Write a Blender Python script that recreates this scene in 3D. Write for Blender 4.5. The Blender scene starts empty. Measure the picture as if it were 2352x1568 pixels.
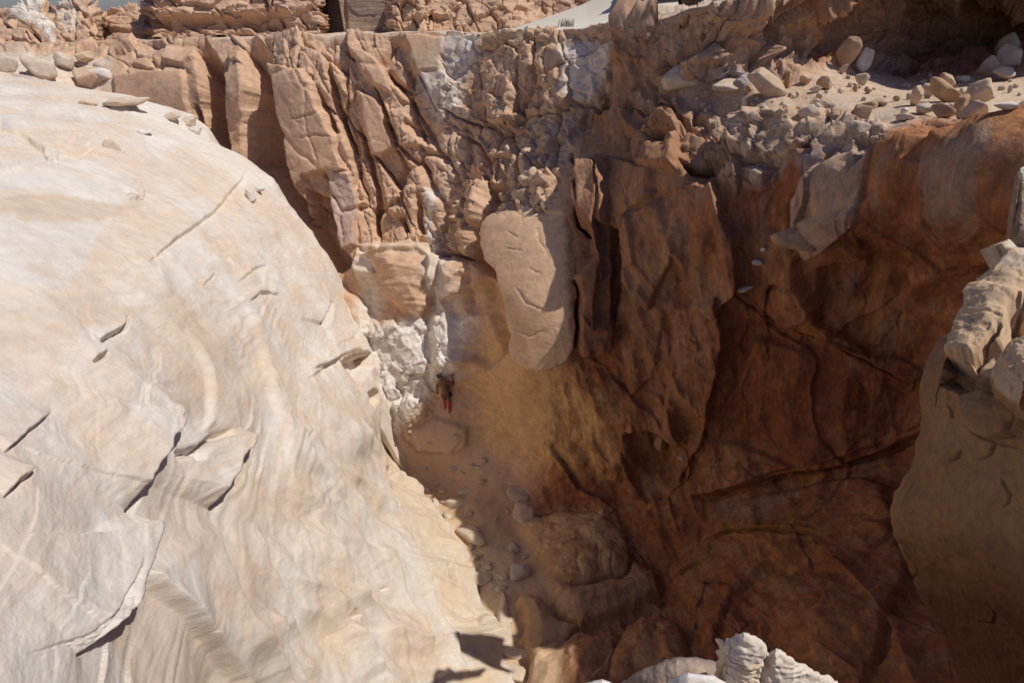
import bpy, math, random
import numpy as np
from mathutils import Vector
# ------------------------------------------------------------------ camera, sky, sun, exposure
S = bpy.context.scene
C = S.collection
PITCH = math.radians(31.6)
cam_data = bpy.data.cameras.new('camera'); cam = bpy.data.objects.new('camera', cam_data); C.objects.link(cam)
cam.location = (0, 0, 0); cam.rotation_euler = (math.radians(90) - PITCH, 0, 0)
cam_data.sensor_width = 36; cam_data.lens = 18.46; cam_data.clip_start = 0.05; cam_data.clip_end = 2000
S.camera = cam
SUN_EL, SUN_AZ = math.radians(57), math.radians(-8)        # azimuth measured from +X towards +Y
SUN = np.array([math.cos(SUN_EL)*math.cos(SUN_AZ), math.cos(SUN_EL)*math.sin(SUN_AZ), math.sin(SUN_EL)])
W = bpy.data.worlds.new('World'); S.world = W; W.use_nodes = True
nt = W.node_tree; bg = nt.nodes['Background']
sky = nt.nodes.new('ShaderNodeTexSky'); sky.sky_type = 'NISHITA'; sky.sun_disc = False
sky.sun_elevation = SUN_EL; sky.sun_rotation = math.radians(90) - SUN_AZ; sky.air_density = 1.0; sky.ozone_density = 2.0; sky.dust_density = 0.8
vt = nt.nodes.new('ShaderNodeVectorMath'); vt.operation = 'MULTIPLY'; vt.inputs[1].default_value = (0.95, 0.94, 1.22); nt.links.new(sky.outputs[0], vt.inputs[0]); nt.links.new(vt.outputs[0], bg.inputs[0]); bg.inputs[1].default_value = 0.055
sd = bpy.data.lights.new('sun', 'SUN'); sd.energy = 3.7; sd.angle = math.radians(0.5); sd.color = (1.0, 0.95, 0.88)
so = bpy.data.objects.new('sun', sd); C.objects.link(so)
so.rotation_euler = Vector(SUN).to_track_quat('Z', 'Y').to_euler(); so.location = (20, 0, 30)
S.view_settings.view_transform = 'Standard'; S.view_settings.look = 'None'
S.view_settings.exposure = 0.0; S.view_settings.gamma = 1
S.cycles.max_bounces = 8; S.cycles.diffuse_bounces = 6

# ------------------------------------------------------------------ survey: bearings taken from the camera station
F = 1206.0; CP, SP = math.cos(PITCH), math.sin(PITCH)
def ray(vx, vy):
    vx = np.asarray(vx, float); vy = np.asarray(vy, float)
    v = (784 - vy)/F
    return np.stack([(vx - 1176)/F, CP + v*SP, -SP + v*CP], -1)
def at(vx, vy, Y=None, z=None):
    r = ray(vx, vy)
    t = Y/r[..., 1] if Y is not None else z/r[..., 2]
    return r*np.asarray(t)[..., None]
def bearing(P):
    d = P[..., 1]*CP - P[..., 2]*SP
    return 1176 + F*P[..., 0]/d, 784 - F*(P[..., 1]*SP + P[..., 2]*CP)/d

# ------------------------------------------------------------------ numeric noise
_rs = np.random.RandomState(7)
_perm = _rs.permutation(256); _perm = np.concatenate([_perm, _perm, _perm])
_g = _rs.normal(size=(256, 3)); _g /= np.linalg.norm(_g, axis=1)[:, None]; _g = _g.astype(np.float32)
_rnd = _rs.rand(256, 4).astype(np.float32)
def perlin(p):
    p = p.astype(np.float32); i = np.floor(p).astype(np.int32); f = p - i; i &= 255
    u = f*f*f*(f*(f*6 - 15) + 10)
    out = np.zeros(p.shape[:-1], np.float32)
    for dx in (0, 1):
        a = _perm[i[..., 0] + dx]; wx = u[..., 0] if dx else 1 - u[..., 0]
        for dy in (0, 1):
            b = _perm[(a + i[..., 1] + dy) & 511]; wy = wx*(u[..., 1] if dy else 1 - u[..., 1])
            for dz in (0, 1):
                g = _g[_perm[(b + i[..., 2] + dz) & 511]]
                w = wy*(u[..., 2] if dz else 1 - u[..., 2])
                out += w*(g[..., 0]*(f[..., 0] - dx) + g[..., 1]*(f[..., 1] - dy) + g[..., 2]*(f[..., 2] - dz))
    return out*1.5
def fbm(p, octv=4, gain=0.5, lac=2.03):
    a, s, o = 1.0, 0.0, 0.0
    for k in range(octv):
        o = o + a*perlin(p*(lac**k) + 17.3*k); s += a; a *= gain
    return o/s
def ridged(p, octv=4, gain=0.5):
    a, s, o = 1.0, 0.0, 0.0
    for k in range(octv):
        o = o + a*(1 - 2*np.abs(perlin(p*(2.03**k) + 9.1*k))); s += a; a *= gain
    return o/s
def worley(p, full=False):
    """returns F1, F2, two randoms of the nearest cell (and a randomly tilted plane through that cell)"""
    p = p.astype(np.float32); i = np.floor(p).astype(np.int32); f = p - i
    f1 = np.full(p.shape[:-1], 9, np.float32); f2 = f1.copy(); hb = np.zeros(f1.shape, np.int32); dv = [np.zeros_like(f1) for _ in range(3)]
    for dx in (-1, 0, 1):
        for dy in (-1, 0, 1):
            for dz in (-1, 0, 1):
                h = _perm[(_perm[(_perm[(i[..., 0] + dx) & 255] + i[..., 1] + dy) & 255] + i[..., 2] + dz) & 255]
                q = _rnd[h]; ax = q[..., 0] + dx - f[..., 0]; ay = q[..., 1] + dy - f[..., 1]; az = q[..., 2] + dz - f[..., 2]
                d = ax*ax + ay*ay + az*az; m = d < f1
                f2 = np.where(m, f1, np.minimum(f2, d)); f1 = np.where(m, d, f1); hb = np.where(m, h, hb)
                if full:
                    dv[0] = np.where(m, ax, dv[0]); dv[1] = np.where(m, ay, dv[1]); dv[2] = np.where(m, az, dv[2])
    r1 = _rnd[hb, 3]; r2 = _rnd[hb, 0]
    if not full: return np.sqrt(f1), np.sqrt(f2), r1, r2
    g = _g[(hb*7 + 3) & 255]; tilt = dv[0]*g[..., 0] + dv[1]*g[..., 1] + dv[2]*g[..., 2]
    return np.sqrt(f1), np.sqrt(f2), r1, tilt
def sst(a, b, x):
    t = np.clip((x - a)/(b - a), 0, 1); return t*t*(3 - 2*t)
def poly_sd(X, Y, pts):
    """signed distance (positive inside) to a polygon"""
    pts = np.array(pts, float); n = len(pts); d = np.full(X.shape, 1e9); ins = np.zeros(X.shape, bool)
    for k in range(n):
        x0, y0 = pts[k]; x1, y1 = pts[(k + 1) % n]; ex, ey = x1 - x0, y1 - y0
        t = np.clip(((X - x0)*ex + (Y - y0)*ey)/(ex*ex + ey*ey + 1e-9), 0, 1)
        d = np.minimum(d, (X - x0 - t*ex)**2 + (Y - y0 - t*ey)**2)
        c = ((y0 > Y) != (y1 > Y))
        if ey != 0: ins ^= c & (X < (Y - y0)*ex/ey + x0)
    d = np.sqrt(d); return np.where(ins, d, -d)
def line_sd(X, Y, pts):
    """distance to an open line, signed + on its left hand side (walking along it, image y down), and 0..1 position"""
    pts = np.array(pts, float); d = np.full(X.shape, 1e9); sg = np.ones(X.shape); pos = np.zeros(X.shape)
    n = len(pts) - 1
    for k in range(n):
        x0, y0 = pts[k]; x1, y1 = pts[k + 1]; ex, ey = x1 - x0, y1 - y0; L = math.hypot(ex, ey) + 1e-9
        t = np.clip(((X - x0)*ex + (Y - y0)*ey)/(L*L), 0, 1)
        dd = (X - x0 - t*ex)**2 + (Y - y0 - t*ey)**2
        s = np.sign((X - x0)*ey - (Y - y0)*ex); s[s == 0] = 1
        m = dd < d; d = np.where(m, dd, d); sg = np.where(m, s, sg); pos = np.where(m, (k + t)/n, pos)
    return np.sqrt(d)*sg, pos
def tps(nodes, vals, X, Y, smooth=1e-3):
    s = 1000.0; p = np.array(nodes, float)/s; n = len(p); v = np.array(vals, float)
    def U(r2): return 0.5*r2*np.log(r2 + 1e-12)
    K = U(((p[:, None] - p[None])**2).sum(-1)) + smooth*np.eye(n)
    A = np.zeros((n + 3, n + 3)); A[:n, :n] = K; A[:n, n] = 1; A[:n, n+1:] = p; A[n, :n] = 1; A[n+1:, :n] = p.T
    w = np.linalg.solve(A, np.concatenate([v, [0, 0, 0]]))
    x = (X/s).ravel(); y = (Y/s).ravel(); out = w[n] + w[n+1]*x + w[n+2]*y
    for k in range(n):
        if w[k]: out += w[k]*U((x - p[k, 0])**2 + (y - p[k, 1])**2)
    return out.reshape(X.shape)
def interp(tab, x):
    t = np.array(tab, float); return np.interp(x, t[:, 0], t[:, 1])
def grid_normals(P, sm=0):
    Q = P
    for _ in range(sm):
        Q = Q.copy(); Q[1:-1] = (Q[:-2] + Q[1:-1]*2 + Q[2:])/4; Q[:, 1:-1] = (Q[:, :-2] + Q[:, 1:-1]*2 + Q[:, 2:])/4
    a = np.gradient(Q, axis=0); b = np.gradient(Q, axis=1); n = np.cross(a, b)
    n /= np.linalg.norm(n, axis=-1)[..., None] + 1e-12
    flip = (n*P).sum(-1) > 0
    n[flip] *= -1
    return n
def lin(r, g, b):
    return np.array([((c/255)/12.92 if c/255 < 0.04045 else ((c/255 + 0.055)/1.055)**2.4) for c in (r, g, b)])

# ------------------------------------------------------------------ materials and mesh output
def rock_material(name, scale=1.0, bump=0.5, strata=0.0, var=0.25, axis=(0, 0, 1), sc=(0.4, 0.4, 5.0)):
    m = bpy.data.materials.new(name); m.use_nodes = True; n = m.node_tree; L = n.links; N = n.nodes
    b = N['Principled BSDF']; b.inputs['Roughness'].default_value = 0.95
    b.inputs['Specular IOR Level'].default_value = 0.15
    at_ = N.new('ShaderNodeAttribute'); at_.attribute_name = 'Col'
    tc = N.new('ShaderNodeNewGeometry')
    def noise(sc, det, rough=0.6, vec=None, dist=0.0):
        q = N.new('ShaderNodeTexNoise'); q.inputs['Scale'].default_value = sc; q.inputs['Detail'].default_value = det
        q.inputs['Roughness'].default_value = rough; q.inputs['Distortion'].default_value = dist
        L.new(vec or tc.outputs['Position'], q.inputs['Vector']); return q
    def maprange(src, a, b_, c, d):
        q = N.new('ShaderNodeMapRange'); L.new(src, q.inputs[0])
        for i, v in zip((1, 2, 3, 4), (a, b_, c, d)): q.inputs[i].default_value = v
        return q.outputs[0]
    n1 = noise(3.0*scale, 8, 0.65); n2 = noise(22*scale, 6, 0.7)
    s0 = N.new('ShaderNodeMapping'); s0.inputs['Rotation'].default_value = Vector(axis).rotation_difference(Vector((0, 0, 1))).to_euler(); L.new(tc.outputs['Position'], s0.inputs[0])
    st = N.new('ShaderNodeMapping'); st.inputs['Scale'].default_value = sc; L.new(s0.outputs[0], st.inputs[0])
    ns = noise(3.2*scale, 7, 0.62, st.outputs[0], 0.6)
    v1 = maprange(n1.outputs[0], 0.3, 0.7, 1 - var, 1 + var)
    v2 = maprange(n2.outputs[0], 0.3, 0.7, 1 - var*0.6, 1 + var*0.6)
    v3 = maprange(ns.outputs[0], 0.3, 0.7, 1 - strata, 1 + strata)
    a = N.new('ShaderNodeMath'); a.operation = 'MULTIPLY'; L.new(v1, a.inputs[0]); L.new(v2, a.inputs[1])
    c = N.new('ShaderNodeMath'); c.operation = 'MULTIPLY'; L.new(a.outputs[0], c.inputs[0]); L.new(v3, c.inputs[1])
    mx = N.new('ShaderNodeVectorMath'); mx.operation = 'SCALE'; L.new(at_.outputs['Color'], mx.inputs[0]); L.new(c.outputs[0], mx.inputs['Scale'])
    L.new(mx.outputs[0], b.inputs['Base Color'])
    s1 = N.new('ShaderNodeMath'); s1.operation = 'MULTIPLY_ADD'; L.new(n2.outputs[0], s1.inputs[0]); s1.inputs[1].default_value = 0.35; L.new(n1.outputs[0], s1.inputs[2])
    s2 = N.new('ShaderNodeMath'); s2.operation = 'MULTIPLY_ADD'; L.new(ns.outputs[0], s2.inputs[0]); s2.inputs[1].default_value = strata*2.5; L.new(s1.outputs[0], s2.inputs[2])
    bm = N.new('ShaderNodeBump'); bm.inputs['Strength'].default_value = bump; bm.inputs['Distance'].default_value = 0.05/scale
    L.new(s2.outputs[0], bm.inputs['Height']); L.new(bm.outputs[0], b.inputs['Normal'])
    return m
MAT = dict(slick=rock_material('pale_sandstone', 1.6, 0.5, 0.07, 0.06, (.49, .29, .82), (0.35, 0.35, 7)),
           wall=rock_material('tan_sandstone', 1.3, 0.8, 0.08, 0.16, (0, 0, 1), (0.8, 0.8, 3)),
           red=rock_material('red_sandstone', 1.2, 0.7, 0.22, 0.20, (.28, 0, -.96), (2.4, 2.4, 0.35)),
           far=rock_material('far_sandstone', 0.8, 0.9, 0.12, 0.16),
           sand=rock_material('sand', 3.0, 0.35, 0.0, 0.07),
           near=rock_material('weathered_limestone', 4.0, 0.7, 0.06, 0.10))
def tag(o, label=None, cat=None, group=None, kind=None):
    for k, v in (('label', label), ('category', cat), ('group', group), ('kind', kind)):
        if v: o[k] = v
    return o
def mesh_out(name, V, Q, col, mat, parent=None, smooth=True):
    V = np.ascontiguousarray(V, np.float32); Q = np.ascontiguousarray(Q, np.int32); k = Q.shape[1]
    me = bpy.data.meshes.new(name); me.vertices.add(len(V)); me.vertices.foreach_set('co', V.ravel())
    me.loops.add(Q.size); me.loops.foreach_set('vertex_index', Q.ravel())
    me.polygons.add(len(Q)); me.polygons.foreach_set('loop_start', np.arange(0, Q.size, k, dtype=np.int32))
    me.polygons.foreach_set('loop_total', np.full(len(Q), k, np.int32))
    me.polygons.foreach_set('use_smooth', np.full(len(Q), smooth, bool))
    if col is not None:
        at_ = me.color_attributes.new('Col', 'FLOAT_COLOR', 'POINT')
        c4 = np.ones((len(V), 4), np.float32); c4[:, :3] = np.clip(col, 0.01, 0.9); at_.data.foreach_set('color', c4.ravel())
    me.update(calc_edges=True); me.validate()
    me.materials.append(mat)
    o = bpy.data.objects.new(name, me); C.objects.link(o)
    if parent: o.parent = parent
    return o
def grid_out(name, P, col, mat, mask=None, smooth=True):
    n, m = P.shape[:2]; idx = np.arange(n*m).reshape(n, m)
    q = np.stack([idx[:-1, :-1], idx[1:, :-1], idx[1:, 1:], idx[:-1, 1:]], -1)
    q = q[mask] if mask is not None else q.reshape(-1, 4)
    u, inv = np.unique(q, return_inverse=True)
    return mesh_out(name, P.reshape(-1, 3)[u], inv.reshape(-1, 4), col.reshape(-1, 3)[u], mat, smooth=smooth)
def paint(col, w, c):
    w = np.clip(w, 0, 1)[..., None]; return col*(1 - w) + np.asarray(c)*w

# rock colours (albedo); the yellow also holds bounced light
CREAM = np.array([.66, .575, .485]); PALE = np.array([.71, .665, .60]); BUFF = np.array([.60, .46, .33]); YSAND = np.array([.66, .50, .33])
TAN = np.array([.60, .395, .26]); BROWN = np.array([.44, .255, .155]); REDB = np.array([.32, .128, .062]); ORANGE = np.array([.48, .225, .095])
WHITE = np.array([.74, .68, .60]); GREY = np.array([.38, .30, .25]); YELL = np.array([.62, .39, .18]); DUNE = np.array([.60, .54, .44])
STEP = 2.6          # bearing step of the big rock surfaces
# ------------------------------------------------------------------ patches of rock surface
class Patch:
    def __init__(s, VX, VY, P):
        s.VX, s.VY, s.P0 = VX, VY, P; s.N = grid_normals(P, 6); s.D = np.zeros(VX.shape); s.col = np.zeros(VX.shape + (3,)) + TAN
        p = P.astype(np.float32)
        v3 = np.stack([VX, VY, 0*VX], -1).astype(np.float32)
        s.X = VX + 9*fbm(v3/70 + 5, 2) + 3.5*fbm(v3/17 + 31, 2); s.Y = VY + 9*fbm(v3/70 + 55, 2) + 3.5*fbm(v3/17 + 77, 2)
        s.TN = 10*fbm(v3/24 + 90, 3)
        s.m = np.linalg.norm(P, axis=-1)/F          # metres per survey unit
    def _sub(s, pts, mar):
        a = np.array(pts, float); lo = a.min(0) - mar; hi = a.max(0) + mar
        return np.where((s.X > lo[0]) & (s.X < hi[0]) & (s.Y > lo[1]) & (s.Y < hi[1]))
    def region(s, pts, soft=25):
        w = np.zeros(s.VX.shape); i = s._sub(pts, soft*2)
        if len(i[0]): w[i] = sst(-soft, soft, poly_sd(s.X[i], s.Y[i], pts))
        return w
    def slab(s, pts, h, soft=5, tilt=(0, 0), bulge=0.0):
        i = s._sub(pts, soft*2)
        if not len(i[0]): return
        sdv = poly_sd(s.X[i], s.Y[i], pts); c = np.mean(np.array(pts, float), 0); k = sst(-soft, soft, sdv)
        sc = max(np.ptp(np.array(pts, float)[:, 0]), np.ptp(np.array(pts, float)[:, 1]))/2
        s.D[i] += k*(h + tilt[0]*(s.X[i] - c[0])/sc + tilt[1]*(s.Y[i] - c[1])/sc)
        if bulge: s.D[i] += bulge*np.sqrt(np.clip(sdv/(sc*0.5), 0, 1))
    def crack(s, pts, w=4, depth=0.15, taper=True):
        i = s._sub(pts, w*4)
        if not len(i[0]): return
        d, pos = line_sd(s.X[i], s.Y[i], pts); tp = np.sqrt(np.clip(4*pos*(1 - pos), 0, 1)) if taper else 1
        s.D[i] -= depth*np.exp(-(d/w)**2)*tp
    def lip(s, pts, h, L=90, soft=3, warp=True):
        """+h on the left hand side of the line, fading over L"""
        i = s._sub(pts, L*3)
        if not len(i[0]): return
        d, pos = line_sd(s.X[i] if warp else s.VX[i] + 0.35*(s.X[i] - s.VX[i]), s.Y[i] if warp else s.VY[i] + 0.35*(s.Y[i] - s.VY[i]), pts); tp = np.clip(6*pos, 0, 1)*np.clip(6*(1 - pos), 0, 1)
        s.D[i] += h*tp*sst(-soft, soft, d)*np.exp(-np.abs(d)/L)
    def tint(s, pts, c, soft=14, amt=1.0):
        i = s._sub(pts, soft*3)
        if len(i[0]): s.col[i] = paint(s.col[i], amt*sst(-soft*1.2, soft*1.2, poly_sd(s.X[i], s.Y[i], pts) + s.TN[i]*(0.5 + soft/12)), c)
    def finish(s):
        s.P = s.P0 + s.N*s.D[..., None]; return s.P
PATCHES = []
def sample(vx, vy, patch):
    """point of a finished patch seen at a bearing"""
    bx, by = patch.bx, patch.by
    k = np.argmin((bx - vx)**2 + (by - vy)**2); i = np.unravel_index(k, bx.shape)
    return Vector(patch.P[i]), Vector(patch.Nf[i])

# ------------------------------------------------------------------ canyon: far wall, shaded wall, ledge, floor
YT = [(-200,112),(0,104),(120,98),(230,94),(335,90),(440,90),(560,88),(581,83),(692,74),(759,83),(820,74),(898,75),(970,70),(1026,78),(1095,80),(1165,70),(1234,65),(1329,68),(1400,54),(1523,42),(1579,19),(1635,10),(1746,0),(1812,-14),(1900,-40),(2100,-90),(2400,-170),(2800,-260)]
COLS = {
 -100:[(112,26),(160,20),(250,19),(500,17),(900,15),(1700,12)], 0:[(104,25.5),(160,20.5),(220,19.5)],
 100:[(98,25),(150,22),(200,21)], 230:[(95,24.5),(150,23),(200,22.5),(300,21.5),(600,19.5)],
 335:[(90,24),(150,22.5),(290,21.5)], 440:[(90,23.5),(160,22),(300,21.3),(500,20),(900,16.5)],
 500:[(88,23),(300,21.3)], 540:[(100,22.3),(370,20.5)], 600:[(82,22.2),(500,20)], 680:[(76,21.5),(120,20.8),(500,19)],
 760:[(84,21.3),(130,20.6),(400,19.3),(650,18)], 850:[(78,21),(300,19.8),(550,18.5),(600,18),(800,16.2),(950,15.2)],
 950:[(72,21),(300,19.9),(540,18.6),(565,18),(740,16.3),(800,15.9),(900,15.3),(960,15.0)],
 1030:[(78,20.8),(200,20),(400,18.9),(560,18),(700,16.7),(800,15.9),(860,15.3),(960,14.8),(1050,14.5)],
 1100:[(80,20.3),(200,19.6),(400,18.2),(480,17.3),(600,16.3),(740,15.5),(900,15),(1000,14.6),(1100,13.6)],
 1200:[(68,19.8),(200,19),(300,18.3),(450,16.8),(500,16),(600,15),(700,14.2),(850,13.8),(950,14),(1050,13.7),(1150,12.7)],
 1300:[(68,19.2),(130,18.5),(250,17.9),(330,17.2),(480,15.5),(600,14.4),(700,13.8),(850,13.5),(1000,13.3),(1080,13)],
 1420:[(50,17.6),(130,17.2),(250,17.0),(400,15.6),(600,14.3),(800,13.6),(950,13.2),(1070,12.9),(1200,11.8),(1350,9.8)],
 1475:[(253,16.4)], 1530:[(42,16.2),(100,16.1),(180,15.8),(240,15.6),(300,15),(350,14.3),(400,13.7),(600,13.4),(800,13.2),(1000,12.9),(1100,12.4),(1200,11.4),(1400,9)],
 1650:[(10,14.9),(100,14.9),(185,15),(225,15.1),(270,14.6),(330,13.6),(400,12.9),(500,12.8),(800,12.7),(1000,12.5),(1120,11.7),(1300,9.8)],
 1780:[(-4,15.2),(190,15.1),(240,13),(310,12.5),(600,12.3),(900,11.9),(1100,11),(1250,9.7),(1450,7.3)],
 1930:[(-45,15.3),(180,15.2),(265,11.9),(330,11.2),(600,11.1),(900,10.9),(1080,10.3),(1250,8.8),(1450,6.5)],
 2080:[(-85,15.8),(195,15.8),(255,11.2),(290,10.6),(600,10.5),(900,10.3),(1010,9.9),(1200,8.2),(1450,6)],
 2230:[(-130,15.3),(190,15),(270,10.3),(310,9.6),(600,9.5),(900,9.2),(1200,7.4),(1500,5.2)],
 2350:[(-160,14.8),(185,14.4),(285,9.6),(320,8.9),(600,8.8),(900,8.5),(1200,6.9),(1500,4.9)],
 2600:[(-220,14),(170,13),(290,8.7),(330,8.0),(600,7.8),(900,7.5),(1200,6.2),(1500,4.7),(1700,3.7)],
 2800:[(-260,14),(170,12.5),(290,7.9),(330,7.1),(900,6.8),(1500,4.5)],
 900:[(1000,15),(1100,14.6),(1200,12.3),(1400,9.1)], 1000:[(1120,14.1),(1200,12.1),(1400,9.1),(1600,6.8)],
 1150:[(1150,12.9),(1300,10.3),(1450,8.2),(1568,6.9),(1750,5.3)], 1301:[(1200,12),(1350,9.6),(1500,7.6),(1700,5.6)],
 1401:[(1500,7.5),(1650,5.8)], 1600:[(1500,7.2),(1700,5.1)], 1800:[(1600,5.6),(1750,4.5)], 2000:[(1600,5.1),(1750,4.2)], 2300:[(1650,4.1),(1750,3.7)]}
nodes, vals = [], []
for vx, lst in COLS.items():
    for vy, Y in lst:
        nodes.append((vx, vy)); vals.append(float(ray(vx, vy)[1])/Y)
cx = np.concatenate([np.arange(-180, 2420, STEP), np.arange(2420, 2800, STEP*4)])
nr = int(1800/STEP)
yt = interp(YT, cx)
fr = np.linspace(0, 1, nr)[:, None]
VX = np.broadcast_to(cx[None], (nr, len(cx))).copy(); VY = yt[None] + (1760 - yt[None])*fr
inv = np.clip(tps(nodes, vals, VX, VY), 0.035, 0.5)
P = ray(VX, VY)/inv[..., None]
# the ground behind the rim: rows carried back level from the edge
rows = []
rim = P[0]; rn = 70
for k in range(rn, 0, -1):
    d = 0.04*k + 30*(k/rn)**3
    q = rim.copy(); out = rim[:, :2]/np.linalg.norm(rim[:, :2], axis=1)[:, None]*0.35 + np.array([0, 0.8]); q[:, :2] += out*d
    q[:, 2] += -0.10*min(d, 1.2) - 0.012*d; rows.append(q)
P = np.concatenate([np.array(rows), P]); VX = np.concatenate([np.broadcast_to(cx, (rn, len(cx))), VX])
VY = np.concatenate([yt[None] - 3.0*np.arange(rn, 0, -1)[:, None]**0.8*0.3, VY])
w = Patch(VX, VY, P); p = P.astype(np.float32)
RIMROW = rn
X, Yv = w.X, w.Y
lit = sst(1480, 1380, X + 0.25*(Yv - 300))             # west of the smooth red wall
skirt = np.zeros(VX.shape); skirt[:rn] = 1
ledge = w.region([(1440,130),(1700,200),(1900,150),(2060,150),(2200,180),(2400,100),(2800,100),(2800,330),(2360,300),(2120,275),(2040,320),(1980,380),(1840,340),(1760,440),(1620,420),(1520,330),(1440,250)], 20)
floor_ = w.region([(840,960),(1000,930),(1080,1000),(1130,1060),(1220,1260),(1300,1420),(1300,1560),(1340,1780),(700,1780),(800,1200)], 20)
slabm = w.region([(560,70),(900,70),(985,190),(1040,420),(1010,560),(830,565),(700,520),(590,400)], 16)
leftm = w.region([(-200,90),(560,80),(600,420),(-200,500)], 18)
knob = w.region([(1000,120),(1240,60),(1420,80),(1405,250),(1300,330),(1250,490),(1100,500),(1070,620),(1000,580),(1030,400)], 20)
white = w.region([(840,735),(1085,728),(1065,830),(1060,900),(900,1010),(850,990)], 12)
shelf = w.region([(820,560),(1090,560),(1085,740),(840,740)], 14)
tong = w.region([(1100,520),(1120,490),(1180,478),(1260,488),(1330,500),(1420,700),(1400,840),(1300,860),(1200,800),(1130,700),(1085,620)], 8)
upper = w.region([(1420,40),(1800,-60),(2800,-300),(2800,150),(2350,110),(2200,170),(2060,180),(1900,130),(1800,190),(1560,190),(1440,130)], 14)
# broad undulation everywhere, then rougher rock in the broken parts
D = 0.22*fbm(p*0.55, 3) + 0.05*fbm(p*2.2 + 3, 3)
ridgew = p*np.array([1.6, 0.5, 0.45], np.float32); ridgew[..., 0] += 0.5*p[..., 2]
shade_m = np.clip(1 - lit, 0, 1)*(1 - ledge)*(1 - floor_)*(1 - upper)
wq0 = fbm(p*0.4 + 77, 2)
D += shade_m*(0.30*ridged(ridgew*0.36 + 0.35*np.stack([wq0, wq0, wq0], -1) + 2, 2) + 0.12*ridged(ridgew*0.9 + 12, 2) + 0.02*fbm(p*6, 3))
i = np.where(shade_m > 0.02); pq = p[i]; pw = pq + 0.5*np.stack([fbm(pq*0.5, 2), fbm(pq*0.5 + 9, 2), fbm(pq*0.5 + 21, 2)], -1)
sk = np.stack([pw[..., 0] + 0.3*pw[..., 2], pw[..., 1], pw[..., 2]*0.55], -1)
f1, f2, r1, tl = worley(sk*0.55 + 3, True); g1, g2, s1, tm = worley(sk*1.5 + 8, True); h1, h2, t1, tn = worley(sk*np.array([3.5, 3.5, 2.0], np.float32) + 1, True)
rough_s = sst(-0.1, 0.35, fbm(pq*0.35 + 70, 2))
eB = lambda x, y, k: np.exp(-((y - x)/k)**2)
D[i] += shade_m[i]*(0.16*tl + 0.05*(r1 - .5) + 0.22*fbm(pq*0.45 + 13, 3) + 0.015*tm*2 + 0.03*rough_s*tm + rough_s*(0.03*tn + 0.02*(t1 - .5)) + 0.05*fbm(pq*1.3 + 5, 4))
# leaning joint-bounded slabs
a = (p[..., 0] + 0.30*p[..., 2]); b = (p[..., 2] - 0.3*p[..., 0]); wq = 0.25*fbm(p*0.9, 3)
i = np.where(slabm + leftm > 0.01)
q = np.stack([a*0.85 + wq, b*0.26, p[..., 1]*0.5], -1)[i]; f1, f2, r1, tl = worley(q, True); e = f2 - f1
D[i] += slabm[i]*(0.34*(r1 - 0.5) + 0.34*tl - 0.30*np.exp(-(e/0.045)**2))
q = np.stack([a*2.2 + 1.2*wq, b*0.8, p[..., 1]], -1)[i]; f1, f2, r1, tl = worley(q + 9, True); e = f2 - f1
D[i] += slabm[i]*(0.08*(r1 - 0.5) + 0.09*tl - 0.07*np.exp(-(e/0.05)**2))
q = np.stack([a*5, b*3.6, p[..., 1]*3], -1)[i]; f1, f2, r1, tl = worley(q + 2, True); D[i] += slabm[i]*(0.035*(r1 - .5) + 0.05*tl)
q3 = np.stack([p[..., 0]*0.9 + 0.2*fbm(p*2, 2), p[..., 2]*1.8 + 0.1*fbm(p*2 + 4, 2), p[..., 1]*0.4], -1); f1, f2, r1, tl = worley(q3[i], True); e = f2 - f1
topl = sst(185, 130, Yv[i])*leftm[i]
D[i] += topl*(0.35*(r1 - 0.5) + 0.2*tl - 0.22*np.exp(-(e/0.05)**2)) + leftm[i]*0.02*fbm(p[i]*3, 3)
# knobbly rock
i = np.where(knob + white + ledge + 0.6*upper > 0.01)
wv = p[i] + 0.12*np.stack([fbm(p[i]*2.5, 2), fbm(p[i]*2.5 + 9, 2), fbm(p[i]*2.5 + 21, 2)], -1)
f1, f2, r1, tl = worley(wv*np.array([1.9, 1.9, 1.5], np.float32), True); e = f2 - f1
g1, g2, s1, tm = worley(wv*np.array([4.6, 4.6, 3.8], np.float32) + 4, True); eg = g2 - g1
h1, h2, t1, tn = worley(wv*np.array([0.75, 0.75, 0.62], np.float32) + 14, True); eh = h2 - h1
k = knob[i]*(0.5 + 0.5*sst(150, 260, Yv[i]))
D[i] += k*(0.45*(t1 - 0.5) + 0.50*tn - 0.34*np.exp(-(eh/0.035)**2) + 0.22*(r1 - 0.5) + 0.24*tl - 0.07*np.exp(-(e/0.05)**2) + 0.06*(s1 - .5) + 0.09*tm)
k = white[i]; D[i] += k*(0.16*(t1 - 0.5) + 0.14*tn + 0.09*(r1 - 0.4) + 0.11*tl + 0.045*tm + 0.02*s1)
k = ledge[i]*(1 - upper[i]); fa = 245 + 65*sst(1960, 2110, X[i]); front = sst(fa, fa + 35, Yv[i]); k = k*(0.14 + 0.86*front)
D[i] += k*(0.40*(t1 - 0.5) + 0.45*tn - 0.16*np.exp(-(eh/0.04)**2) + 0.20*(r1 - 0.5) + 0.22*tl + 0.09*tm + 0.03*s1)
k = upper[i]; D[i] += k*(0.60*(t1 - 0.5) + 0.75*tn - 0.16*np.exp(-(eh/0.025)**2) + 0.16*(r1 - 0.5) + 0.24*tl + 0.09*tm)
# shelf: bedding
D += shelf*(0.10*fbm(p*np.array([0.7, 0.7, 5], np.float32), 3) + 0.12*fbm(p*np.array([1.2, 1, 1.4], np.float32) + 6, 3))
D += floor_*(0.05*fbm(p*1.6, 3))
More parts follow.
